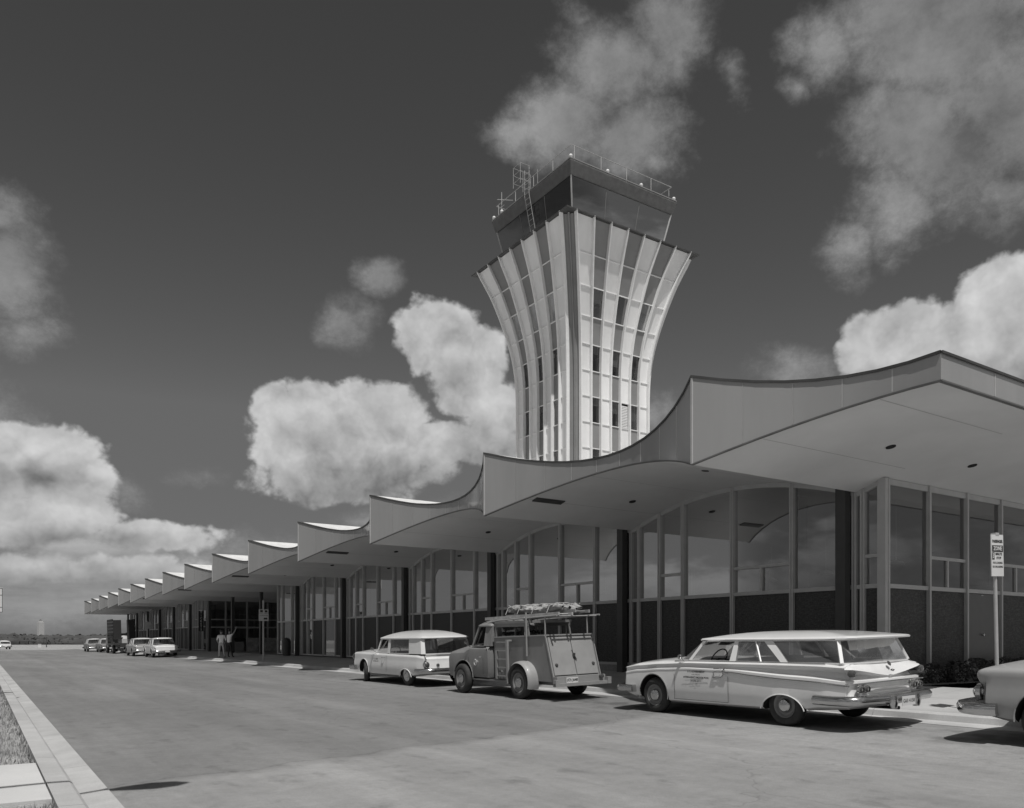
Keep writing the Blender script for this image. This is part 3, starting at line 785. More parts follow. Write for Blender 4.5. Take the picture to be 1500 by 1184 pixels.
    ins = MB(); ins.box(TC[0]-3.2,TC[0]+3.2,TC[1]-3.2,TC[1]+3.2,26.81,27.6); ins.box(TC[0]-1.4,TC[0]+1.2,TC[1]-1.0,TC[1]+1.3,27.61,29.5); ins.build('console', M['seat'], T, B)
    rf = MB()
    def loop(h, z): return [(TC[0]-h,TC[1]-h,z),(TC[0]+h,TC[1]-h,z),(TC[0]+h,TC[1]+h,z),(TC[0]-h,TC[1]+h,z)]
    rf.grid([loop(4.0,29.62),loop(4.24,29.58),loop(4.26,29.64),loop(4.44,30.30),loop(4.44,30.36),loop(4.30,30.37)], closed=True, smooth=False)
    rf.add(loop(4.0,29.62),[(0,1,2,3)]); rf.add(loop(4.30,30.37),[(0,1,2,3)])
    rf.build('roof', M['towerd'], T, B)
    ed = MB()
    for q in (0,1,2,3):
        l = loop(4.42,30.45); ed.bar(l[q], l[(q+1)%4], .07, .06)
    ed.build('roof_kerb', M['towerg'], T, B)
    # railing
    rl = MB(); h = 4.2; z0, z1 = 30.37, 31.42
    L4 = loop(h, z1)
    for q in range(4):
        p, pq = Vector(L4[q]), Vector(L4[(q+1)%4]); rl.tube([p,pq], .022, 6)
        n = 4
        for i in range(n): a_ = p.lerp(pq, (i+.12)/n); rl.tube([(a_.x,a_.y,z0),(a_.x,a_.y,z1)], .024, 6)
    rl.build('railing', M['steel'], T, B)
    # ladder with cage on the road side, reaching above the roof
    ld = MB(); x = TC[0]-4.62; LY = -1.5
    for yy in (TC[1]+LY+1.15, TC[1]+LY+1.65):
        ld.tube([(TC[0]-3.9,yy,26.8),(x,yy,30.1),(x,yy,31.8)], .02, 6)
    for k in range(15): z = 27.0+k*.32; t = min(1,(z-26.8)/3.3); xx = TC[0]-3.9+(x-TC[0]+3.9)*t; ld.tube([(xx,TC[1]+LY+1.15,z),(xx,TC[1]+LY+1.65,z)], .015, 5)
    for z in (30.8,31.3,31.8):
        ld.tube([(x,TC[1]+LY+1.05,z),(x-.75,TC[1]+LY+1.05,z),(x-.75,TC[1]+LY+1.85,z),(x,TC[1]+LY+1.85,z),(x+.6,TC[1]+LY+1.85,z)], .014, 6)
    for (a_,b_) in ((-.75,1.05),(-.75,1.85),(.6,1.05),(.6,1.85),(0,1.85)): ld.tube([(x+a_,TC[1]+LY+b_,30.5),(x+a_,TC[1]+LY+b_,31.8)], .014, 6)
    ld.build('ladder', M['steel'], T, B)
    # flood lamps and aerial on the roof edge
    for (x_, y_) in ((-4.3,-4.3),(-1.4,-4.3),(1.4,-4.3),(4.3,-4.3),(-4.35,3.3),(-4.35,4.3)):
        m = MB(); m.lathe([(0,-.14),(.10,-.11),(.13,0),(.09,.1),(0,.13)], (TC[0]+x_,TC[1]+y_,30.62), 'z', 12); m.bar((TC[0]+x_,TC[1]+y_,30.37),(TC[0]+x_,TC[1]+y_,30.55),.04)
        m.build('flood_lamp', M['signw'], T, B)
    m = MB(); ax, ay = TC[0]-4.3, TC[1]+3.4
    m.tube([(ax,ay,30.4),(ax,ay,32.0)], .025, 6); m.tube([(ax-.35,ay,31.4),(ax+.6,ay-.5,31.4)], .02, 5); m.tube([(ax,ay+.3,31.0),(ax,ay-.3,31.0)], .02, 5)
    m.build('aerial', M['steel'], T, B)
tower()

# ------------------------------------------------------------------ vehicles
def lerp(a, b, t): return a+(b-a)*t
def tab(y, T):
    """piecewise smooth table lookup T = [(y, v), ...] ascending"""
    if y <= T[0][0]: return T[0][1]
    if y >= T[-1][0]: return T[-1][1]
    for (a,va),(b,vb) in zip(T[:-1], T[1:]):
        if y <= b:
            t = (y-a)/(b-a); t = t*t*(3-2*t)*.5+t*.5; return lerp(va, vb, t)
def outline(L_, W, rf, rr, bow_f=.06, bow_r=.05, n_side=64, n_end=22):
    """closed plan outline (x, y) counter-clockwise, W = table of half widths, corners rounded by superellipse"""
    pts = []
    def half(y): return tab(y, W)
    side = [(i/(n_side-1)) for i in range(n_side)]
    ya, yb = rr, L_-rf
    for t in side: y = ya+(yb-ya)*t; pts.append((half(y), y, 'side'))
    for i in range(1, n_end*2):           # front end from right to left
        a = math.pi*i/(n_end*2); c, s_ = math.cos(a), math.sin(a)
        e = .36; x = half(yb)*math.copysign(abs(c)**e, c); y = yb+rf*abs(s_)**e
        if abs(s_)**e > .999: pass
        y -= bow_f*(abs(x)/half(yb))**2 - 0
        y = max(y, yb); pts.append((x, y, 'front'))
    for t in reversed(side): y = ya+(yb-ya)*t; pts.append((-half(y), y, 'side'))
    for i in range(1, n_end*2):
        a = math.pi*i/(n_end*2); c, s_ = -math.cos(a), math.sin(a)
        e = .36; x = half(ya)*math.copysign(abs(c)**e, c); y = ya-rr*abs(s_)**e + bow_r*(abs(x)/half(ya))**2
        y = min(y, ya); pts.append((x, y, 'rear'))
    return pts
def carbody(spec):
    """body shell built as a stack of closed plan loops"""
    L_ = spec['len']; O = outline(L_, spec['W'], spec.get('rf',.25), spec.get('rr',.2), spec.get('bf',.06), spec.get('br',.05))
    N = len(O); nrm = []
    for i in range(N):
        a = Vector((O[i-1][0],O[i-1][1])); b = Vector((O[(i+1)%N][0],O[(i+1)%N][1])); t = (b-a).normalized(); nrm.append((t.y,-t.x))
    rows = []
    for row in spec['rows']:
        P = []
        for i, (x, y, k) in enumerate(O):
            z, ins = row(x, y, k)
            P.append((x-nrm[i][0]*ins, y-nrm[i][1]*ins, z))
        rows.append(P)
    top = rows[-1]; c0, c1 = spec['cabin']   # cabin from y=c0 to c1
    ym = L_/2
    for f in (.86,.7,.5,.3,.1,0.0):
        P = []
        for (x, y, z) in top:
            cab = c0 < y < c1
            yy = y
            if y > L_-.5: yy = y-(1-f)*spec.get('nose_in',.06)*((y-L_+.5)/.5)
            if y < .4: yy = y+(1-f)*spec.get('tail_in',.1)
            zz = z+tab(y, spec['crown'])*(1-f*f)
            if cab and f < .9: zz = z-.38 if f < .8 else z-.02
            P.append((x*f, yy, zz))
        rows.append(P)
    m = MB(); m.grid(rows, closed=True)
    cabf = []
    nr = len(rows); nb = len(spec['rows'])
    k = 0
    for i in range(nr-1):
        for j in range(N):
            if i >= nb-1 and i > nb-1+0:
                ys_ = [rows[i][j][1], rows[i][(j+1)%N][1]]
                if all(c0-.02 < q < c1+.02 for q in ys_): m.m[k] = 1
            k += 1
    m.add(rows[0], [list(range(N))[::-1]], 1)
    return m
def wheel_cutters(spec, w):
    cs = []
    for A_ in spec['arches']:
        yc, rr_ = A_[:2]; rz_ = A_[2] if len(A_) > 2 else rr_; zc_ = A_[3] if len(A_) > 2 else spec['wr']+spec.get('az',.0)
        for s in (-1,1):
            c = MB(); x0 = s*(w-.36); x1 = s*(w+.3); n = 40; zc = zc_
            prof = [(math.cos(2*math.pi*k/n), math.sin(2*math.pi*k/n)) for k in range(n)]
            P = [[(x, yc+rr_*a, zc+rz_*b) for a,b in prof] for x in (x0,x1)]
            c.grid(P, closed=True, mi=1); c.add(P[0],[list(range(n))],1); c.add(P[1],[list(range(n))[::-1]],1)
            cs.append(c.build('cut', [M['dark'],M['dark']], merge=True))
    return cs
def make_wheel(parent, x, y, r, side, wd=.17, hub='cap', rimm=None):
    tr = MB(); rr = r*.60
    prof = [(rr,-wd/2+.015),(rr+.02,-wd/2),(r*.86,-wd/2-.005),(r-.02,-wd/2+.02),(r,-wd/2+.045),(r,wd/2-.045),(r-.02,wd/2-.02),(r*.86,wd/2+.005),(rr+.02,wd/2),(rr,wd/2-.015)]
    rim = MB(); s = side
    rim.lathe([(0,s*(wd/2+.0)),(r*.16,s*(wd/2-.002)),(r*.24,s*(wd/2-.02)),(r*.27,s*(wd/2-.045)),(r*.42,s*(wd/2-.03)),(r*.50,s*(wd/2-.04)),(r*.56,s*(wd/2-.012)),(r*.61,s*(wd/2-.004)),(r*.61,-s*.02),(0,-s*.02)], (0,0,0), 'x', 28)
    ro = rim.build('wheel', rimm or M['rim'], parent); ro.location = (x,y,r)
    tr.lathe(prof, (0,0,0), 'x', 32)
    t = tr.build('tyre', M['tyre'], ro, sharp=50)
    hc = MB(); hc.lathe([(0,s*(wd/2+.03)),(r*.12,s*(wd/2+.027)),(r*.27,s*(wd/2+.012)),(r*.31,s*(wd/2-.006))], (0,0,0), 'x', 24)
    hc.build('hubcap', M['chrome'], ro)
    return ro
def arch_lip(parent, mat_, xw, yc, zc, r, a0, a1, t=.012, dx=0, rz=None):
    for s in (-1,1):
        m = MB(); pts = []
        for k in range(25):
            a = lerp(a0, a1, k/24); pts.append((s*(xw(yc+r*math.cos(a))+dx), yc+r*math.cos(a), zc+(rz or r)*math.sin(a)))
        m.tube(pts, t, 6); m.build('wheel_arch_trim', mat_, parent)
def greenhouse(parent, posts, mats, zroof=None, pw=.035):
    """posts: list of (bottom, top, kind_of_cell_to_next, pillar width); closed loop mirrored outside"""
    fr = MB(); solid = MB(); panes = []
    n = len(posts)
    for i in range(n-1):
        (b0,t0,kd,w0),(b1,t1,_,w1) = posts[i], posts[i+1]
        b0,t0,b1,t1 = map(Vector,(b0,t0,b1,t1))
        if kd == 'solid':
            c = (b0+b1+t0+t1)/4; nn = (b1-b0).cross(t0-b0).normalized()
            if nn.dot(Vector((c.x,c.y-parent['cy'],0))) < 0: nn = -nn
            sl_ = MB(); sl_.slab([b0+nn*.012,b1+nn*.012,t1+nn*.012,t0+nn*.012], nn, .05); sl_.build('pillar', mats['paint'], parent)
        else:
            fr.bar(b0,b1,.03,.028); fr.bar(t0,t1,.03,.03)
            if kd != 'open': panes.append((b0,b1,t1,t0,kd))
        if w0 > 0: fr.bar(b0,t0,w0,.045)
    if posts[-1][3] > 0: fr.bar(posts[-1][0],posts[-1][1],posts[-1][3],.045)
    fo = fr.build('window_frame', mats['paint'], parent)
    if solid.v: solid.build('pillar', mats['paint'], parent)
    # gather panes of the same name next to each other into one window
    cur = None; mb = None
    out = []
    for p in panes:
        if cur is not None and p[4] == cur: mb.quad(*p[:4])
        else:
            if mb: out.append((cur,mb))
            mb = MB(); mb.quad(*p[:4]); cur = p[4]
    if mb: out.append((cur,mb))
    for nm, mb in out: mb.build(nm.split('#')[0], M['carglass'], parent)
def roofshell(parent, half, zedge, crown, mat_, thick=.04, name='roof', over=1.02):
    """half: outline from front centre round the right side to the rear centre"""
    pts = [(x,y) for x,y in half]; full = pts + [(-x,y) for x,y in reversed(pts[1:-1])]
    ym = (pts[0][1]+pts[-1][1])/2; rows = []
    def ze(y): return tab(y, zedge)
    sp = lambda f: [(x*f, ym+(y-ym)*f) for x,y in full]
    rows.append([(x,y,ze(y0)-thick) for (x,y),(x0,y0) in zip(sp(.97),full)])
    for f, dz in ((over,-thick*.7),(over+.004,-.006),(over-.012,.012)): rows.append([(x,y,ze(y0)+dz) for (x,y),(x0,y0) in zip(sp(f),full)])
    for f in (.93,.84,.7,.52,.34,.17,.0):
        rows.append([(x,y,ze(ym+(y0-ym)*f)+crown*(1-f**2.4)+.012) for (x,y),(x0,y0) in zip(sp(f),full)])
    m = MB(); m.grid(rows, closed=True); m.add(rows[0],[list(range(len(full)))])
    return m.build(name, mat_, parent, sharp=50, merge=True)
def smooth_curve(P, n):
    """closed-open catmull through 2D points"""
    out = []
    for i in range(len(P)-1):
        p0 = P[max(i-1,0)]; p1 = P[i]; p2 = P[i+1]; p3 = P[min(i+2,len(P)-1)]
        for k in range(n):
            t = k/n
            out.append(tuple(.5*((2*p1[j])+(-p0[j]+p2[j])*t+(2*p0[j]-5*p1[j]+4*p2[j]-p3[j])*t*t+(-p0[j]+3*p1[j]-3*p2[j]+p3[j])*t**3) for j in range(len(p1))))
    out.append(tuple(P[-1])); return out
def bumper(parent, name, pts, h, d, mat_):
    """pts plan+z path; rounded section"""
    m = MB(); sec = [(-.6,-.5),(.6,-.42),(1,-.15),(1,.15),(.6,.42),(-.2,.5),(-2.6,.42),(-2.6,-.42)]
    P = []; N = len(pts); pts = [Vector(p) for p in pts]
    for i, p in enumerate(pts):
        t = (pts[min(i+1,N-1)]-pts[max(i-1,0)]); t.z = 0; t.normalize(); o = Vector((t.y,-t.x,0))
        P.append([p+o*(a*d)+Vector((0,0,b*h)) for a,b in sec])
    m.grid(P, closed=True); m.add(P[0],[list(range(8))]); m.add(P[-1],[list(range(8))[::-1]])
    return m.build(name, mat_, parent, sharp=50)
def interior(parent, y0, y1, w, z, wheel=True, rows=1):
    s = MB(); 
    for r_ in range(rows):
        yy = y0+(y1-y0)*.50-r_*.95
        s.box(-w,w,yy-.25,yy+.28,z-.42,z-.22); s.box(-w,w,yy-.40,yy-.24,z-.40,z+.06)
    s.box(-w-.02,w+.02,y1-.10,y1+.06,z-.2,z-.02)
    s.build('seat', M['seat'], parent)
    if wheel:
        m = MB(); pts = []; c = Vector((-.36,y1-.30,z+.02))
        for k in range(21):
            a = 2*math.pi*k/20; pts.append(c+Vector((.19*math.cos(a), -.09*math.sin(a), .17*math.sin(a))))
        m.tube(pts, .012, 6, caps=False); m.tube([c, c+Vector((0,.25,-.14))], .018, 6); m.tube([c+Vector((-.19,0,0)), c+Vector((.19,0,0))], .010, 5)
        m.build('steering_wheel', M['black'], parent)

ROLL = -math.atan(.03)
def vroot(name, x, y, label, cat, group=None):
    o = empty(name, (x, y, gz(x)), label, cat, group, rot=(0,ROLL,0)); return o

# ---- the near station wagon
def near_wagon():
    CX, Y0 = 11.44, 6.93
    V = vroot('station_wagon', CX, Y0, 'white two-door station wagon with gull-wing tail fins and lettering on its door', 'station wagon', 'vehicles parked along the terminal kerb'); V['cy'] = 2.5
    L_ = 5.08
    W = [(0,.90),(.5,.965),(1.3,.99),(2.6,.985),(4.0,.965),(4.6,.935),(5.1,.90)]
    fin = lambda y: tab(y, [(0,.945),(.6,.965),(1.6,.965),(3.2,.955),(3.9,.925),(4.6,.875),(4.95,.83),(5.1,.80)])
    cd = lambda x, y, k: (tab(y, [(0,.135),(.5,.125),(1.4,.08),(2.4,.045),(3.4,.03),(4.6,.012),(5.1,.0)]) if k != 'rear' else .135*max(0,min(1,(abs(x)-.17)/.5)))
    def rs(x): return max(0, min(1, (abs(x)-.15)/.72))
    def r_(zf, insf):
        return lambda x, y, k: (zf(x,y,k), insf(x,y,k))
    def zfin(x,y,k):
        if k == 'rear': return lerp(.80, .925, rs(x)**.8)
        return fin(y)
    def zcovt(x,y,k):   # top of cove (underside of fin)
        if k == 'rear': return lerp(.785,.895,rs(x)**.8)
        return fin(y)-tab(y,[(0,.03),(1.5,.025),(4.6,.025),(5.1,.02)])
    def zcovb(x,y,k):
        if k == 'rear': return .765
        return fin(y)-tab(y,[(0,.185),(1,.15),(2.2,.095),(3.5,.08),(5.1,.08)])
    def zrid(x,y,k):
        if k == 'rear': return .745
        return zcovb(x,y,k)-tab(y,[(0,.035),(1.6,.03),(2.3,.02),(5.1,.02)])
    def zrl(x,y,k):
        if k == 'rear': return .70
        return zrid(x,y,k)-tab(y,[(0,.055),(1.9,.05),(2.3,.03),(5.1,.03)])
    bot = lambda x,y,k: tab(y, [(0,.33),(.6,.30),(1.0,.24),(3.9,.22),(4.7,.26),(5.1,.33)])
    rows = [
        r_(lambda x,y,k: bot(x,y,k), lambda x,y,k: .12),
        r_(lambda x,y,k: bot(x,y,k)+.04, lambda x,y,k: .045),
        r_(lambda x,y,k: bot(x,y,k)+.12, lambda x,y,k: .015),
        r_(lambda x,y,k: .48 if k != 'rear' else .50, lambda x,y,k: .0 if k != 'rear' else .03),
        r_(lambda x,y,k: lerp(.48, zrl(x,y,k), .75), lambda x,y,k: .012 if k != 'rear' else .04),
        r_(zrl, lambda x,y,k: .018 if k != 'rear' else .035),
        r_(lambda x,y,k: lerp(zrl(x,y,k),zrid(x,y,k),.25), lambda x,y,k: -.006 if y < 2.35 else .012),
        r_(zrid, lambda x,y,k: -.004 if y < 2.35 else .014),
        r_(lambda x,y,k: lerp(zrid(x,y,k),zcovb(x,y,k),.5), lambda x,y,k: .03),
        r_(zcovb, lambda x,y,k: .03+cd(x,y,k)*.55),
        r_(lambda x,y,k: lerp(zcovb(x,y,k),zcovt(x,y,k),.5), lambda x,y,k: .03+cd(x,y,k)*1.0),
        r_(zcovt, lambda x,y,k: .03+cd(x,y,k)*.75),
        r_(lambda x,y,k: zfin(x,y,k)-.012, lambda x,y,k: .022-(.045 if k == 'rear' else 0)*rs(x)-(tab(y,[(0,.05),(.9,.0)]) if k != 'rear' else 0)),
        r_(zfin, lambda x,y,k: .03-(.040 if k == 'rear' else 0)*rs(x)-(tab(y,[(0,.045),(.9,.0)]) if k != 'rear' else 0)),
        r_(lambda x,y,k: zfin(x,y,k)+tab(y,[(0,.02),(3.2,.028),(4.4,.03),(5.1,.01)]) if k != 'rear' else lerp(.885,.955,rs(x)), lambda x,y,k: .085 if k != 'rear' else lerp(.05,.07,rs(x))),
        r_(lambda x,y,k: zfin(x,y,k)+tab(y,[(0,.035),(3.2,.034),(4.4,.04),(5.1,.015)]) if k != 'rear' else .985, lambda x,y,k: .11 if k != 'rear' else .125),
    ]
    spec = dict(len=L_, W=W, rf=.22, rr=.16, bf=.05, br=.06, rows=rows, cabin=(.42,3.42), crown=[(0,.06),(.3,.04),(3.4,.045),(3.9,.06),(4.6,.055),(5.1,.02)], arches=[(1.23,.41,.30,.20),(4.13,.39)], wr=.33, tail_in=.06)
    m = carbody(spec); b = m.build('body', [M['white'], M['seat'], M['dark']], V, merge=True, sharp=32)
    boolean(b, wheel_cutters(spec, .97))
    for s in (-1,1):
        for yc in (1.23,4.13): make_wheel(V, s*.84, yc, .325, s, .17)
    wf = lambda y: tab(y, W)
    arch_lip(V, M['chrome'], wf, 4.13, .33, .392, R(189), R(-12), .008, .0)
    arch_lip(V, M['white'], wf, 1.23, .20, .41, R(168), R(11), .009, .002, .30)
    zb, zt = .985, 1.335
    P = [((0,3.72,zb),(0,3.22,1.365),'windscreen',0), ((.45,3.68,zb),(.38,3.19,1.362),'windscreen',0), ((.76,3.55,zb),(.62,3.12,1.352),'windscreen',0), ((.87,3.26,zb),(.735,3.02,zt),'open',.035),
         ((.885,2.34,zb+.002),(.755,2.32,zt+.01),'solid',.0), ((.885,2.22,zb+.002),(.755,2.24,zt+.01),'window',.0),
         ((.885,1.70,zb+.003),(.757,1.90,zt+.01),'window',.022), ((.885,1.30,zb+.004),(.758,1.74,zt+.01),'solid',.0), ((.885,1.17,zb+.004),(.758,1.56,zt+.01),'window#2',.0),
         ((.86,.25,zb+.01),(.745,.38,zt+.005),'tailgate_window',.05), ((.70,.17,zb+.01),(.62,.32,1.342),'tailgate_window',0), ((.35,.13,zb+.01),(.32,.28,1.348),'tailgate_window',0), ((0,.12,zb+.01),(0,.27,1.35),'x',0)]
    full = P[:-1] + [(P[-1][0],P[-1][1],'tailgate_window',0)] + [((-b_[0],b_[1],b_[2]),(-t_[0],t_[1],t_[2]),P[i-1][2],w_) for i,(b_,t_,k_,w_) in list(enumerate(P))[-2:0:-1]] + [(P[0][0],P[0][1],'x',0)]
    greenhouse(V, full, dict(paint=M['white']))
    half = smooth_curve([(0,3.27),(.45,3.24),(.66,3.14),(.765,2.95),(.785,2.3),(.785,1.2),(.775,.5),(.74,.20),(.60,.12),(.3,.08),(0,.06)], 5)
    roofshell(V, half, [(0,1.385),(.5,1.365),(1.6,1.355),(3.0,1.352),(3.3,1.362)], .115, M['white'])
    gt = MB()
    for s in (-1,1):
        gt.tube([(s*.775,3.05,1.335),(s*.798,2.4,1.343),(s*.798,1.2,1.343),(s*.785,.4,1.352)], .011, 6)
        gt.tube([(s*.90,3.6,.968),(s*.915,2.2,.985),(s*.905,.5,.99)], .012, 6)
    gt.build('gutter', M['chrome'], V)
    # side trim along the ridge, door cuts, handle
    for s in (-1,1):
        def sp(y, z, o=.0): return (s*(wf(y)+o), y, z)
        tr = MB(); y0 = [i*.2+.1 for i in range(12)]
        tr.tube([sp(y, zrl(0,y,'side')-.004, .002) for y in y0], .009, 6)
        tr.tube([sp(2.3,zrl(0,2.3,'side')-.02,.012), sp(2.42,zrl(0,2.3,'side')-.0,.012), sp(2.36,zrl(0,2.3,'side')+.06,.008)], .016, 6)
        tr.build('side_trim', M['chrome'], V); tr = MB(); tr.tube([sp(y, zcovt(0,y,'side')-.03, -.028) for y in (4.05,4.3)], .006, 5)
        tr.build('side_trim', M['chrome'], V)
    for s in (-1,1):
        dc = MB()
        for yy in (2.30, 3.56):
            dc.add([(s*(wf(yy)+.004-(.0 if z < .75 else .0)), yy-.004, z) for z in (.30,.74)]+[(s*(wf(yy)+.004), yy+.004, z) for z in (.74,.30)], [(0,1,2,3)])
        dc.add([(s*(wf(2.9)+.004), y, .296+dz) for (y,dz) in ((2.30,0),(3.56,0),(3.56,.008),(2.30,.008))], [(0,1,2,3)])
        dc.build('door_seam', M['coping'], V, normals=False)
    hd = MB()
    for s in (-1,1): hd.tube([(s*(wf(2.45)-.0),2.44,.86),(s*(wf(2.45)+.03),2.46,.865),(s*(wf(2.6)+.03),2.58,.865),(s*(wf(2.6)-.0),2.60,.86)], .009, 6)
    hd.build('door_handle', M['chrome'], V)
    # writing on the door (both sides as on the near side)
    for s in (-1,):
        x = s*(wf(3.0)+.008); rot = (R(90),0,R(-90))
        text_mesh('door_lettering', 'U. S. GOVERNMENT', .046, M['ink'], V, (x,3.02,.795), rot, bold=.0012)
        text_mesh('door_lettering', 'FOR OFFICIAL', .032, M['inkl'], V, (x,3.02,.745), rot)
        text_mesh('door_lettering', 'INTERAGENCY MOTOR POOL', .044, M['ink'], V, (x,3.02,.695), rot, bold=.0012)
        text_mesh('door_lettering', 'AUSTIN, TEXAS', .036, M['ink'], V, (x,3.02,.635), rot)
        text_mesh('door_lettering', 'G-63', .03, M['inkl'], V, (x,3.02,.585), rot)
    # worn outline patches either side of the lettering
    pt = MB(); x = -(wf(2.6)+.006)
    for (yc,zc) in ((2.52,.77),):
        out = [(-.10,.05),(.0,.065),(.10,.03),(.08,-.03),(.12,-.055),(.03,-.07),(-.07,-.05),(-.12,-.0)]
        for i in range(8): a, b_ = out[i], out[(i+1)%8]; pt.bar((x,yc+a[0],zc+a[1]),(x,yc+b_[0],zc+b_[1]),.004,.012,up=(1,0,0))
    pt.build('decal', M['inkl'], V)
    # tail: lamps, panel lines, plate, badge
    for s in (-1,1):
        for xx in (.76,.615):
            l = MB(); l.lathe([(0,-.035),(.03,-.033),(.034,-.02),(.052,-.016),(.060,.0),(.060,.03)], (s*xx,.02+.0*xx,.625), 'y', 20)
            lo = l.build('taillight', M['chrome'], V)
            l = MB(); l.lathe([(.030,-.04),(.045,-.035),(.052,-.012)], (s*xx,.016,.625), 'y', 20); l.build('lens', M['lamp'], lo)
        f = MB(); f.lathe([(0,.0),(.045,.01),(.055,.03),(.05,.09)], (s*.885,.02,.855), 'y', 18); f.build('fin_lens', M['lamp'], V)
    tp = MB(); tp.box(-.52,.52,-.008,.03,.575,.58); tp.box(-.52,.52,-.008,.03,.635,.64); tp.tube([(-.84,.0,.712),(-.4,-.022,.718),(0,-.03,.72),(.4,-.022,.718),(.84,.0,.712)], .010, 6)
    tp.tube([(-.86,.0,.535),(-.4,-.025,.53),(0,-.03,.53),(.4,-.025,.53),(.86,.0,.535)], .012, 6)
    tp.build('tail_trim', M['chrome'], V)
    bd = MB(); bd.add([(.0,-.012,.93),(.045,.01,.96),(.03,.03,1.0),(0,.04,1.01),(-.03,.03,1.0),(-.045,.01,.96)], [(0,1,2,3,4,5)]); bd.tube([(-.05,.0,.875),(0,-.015,.862),(.05,.0,.875),(.0,.0,.885),(-.05,.0,.875)], .008, 6)
    bd.v = [(a, (c-.80)*.55-.055, c) for (a,b_,c) in bd.v]
    bd.build('badge', M['coping'], V)
    P2 = smooth_curve([(-1.0,.62,.455),(-1.03,.25,.455),(-.95,.0,.46),(-.6,-.10,.465),(0,-.15,.465),(.6,-.10,.465),(.95,.0,.46),(1.03,.25,.455),(1.0,.62,.455)], 5)
    bumper(V, 'rear_bumper', P2, .15, .07, M['chrome'])
    for s in (-1,1):
        g = MB(); g.lathe([(0,-.10),(.05,-.09),(.07,.0),(.055,.09),(0,.11)], (s*.30,-.20,.42), 'z', 14); g.build('bumper_guard', M['chrome'], V)
    pl = MB(); pl.box(-.17,.17,-.262,-.255,.36,.50); po = pl.build('licence_plate', M['signw'], V)
    text_mesh('plate_number', 'G63 4158', .075, M['ink'], po, (0,-.264,.43), (R(90),0,0))
    P2 = smooth_curve([(1.0,4.62,.43),(1.0,4.9,.43),(.9,5.1,.43),(.5,5.2,.43),(0,5.24,.43),(-.5,5.2,.43),(-.9,5.1,.43),(-1.0,4.9,.43),(-1.0,4.62,.43)], 5)
    bumper(V, 'front_bumper', P2, .14, .06, M['chrome'])
    for s in (-1,1):
        h = MB(); h.lathe([(0,.05),(.06,.04),(.075,.0)], (s*.72,5.03,.67), 'y', 16); h.build('headlight', M['carglass'], V)
    mr = MB(); mr.tube([(-.93,3.35,.97),(-.98,3.37,1.03)], .01, 6); mr.lathe([(0,.0),(.045,.005),(.05,.03),(0,.05)], (-.99,3.37,1.05), 'y', 14); mr.build('wing_mirror', M['chrome'], V)
    interior(V, 1.6, 3.35, .72, .98, True, 2)
    c = MB(); c.box(-.7,.7,.4,1.0,.60,.86); c.build('cargo', M['canvas'], V)
    ax = MB(); ax.tube([(-.8,1.23,.33),(.8,1.23,.33)], .05, 8); ax.tube([(-.8,4.13,.33),(.8,4.13,.33)], .04, 8); ax.tube([(.35,.1,.27),(.35,2.5,.24)], .03, 6); ax.build('axle', M['black'], V)
near_wagon()

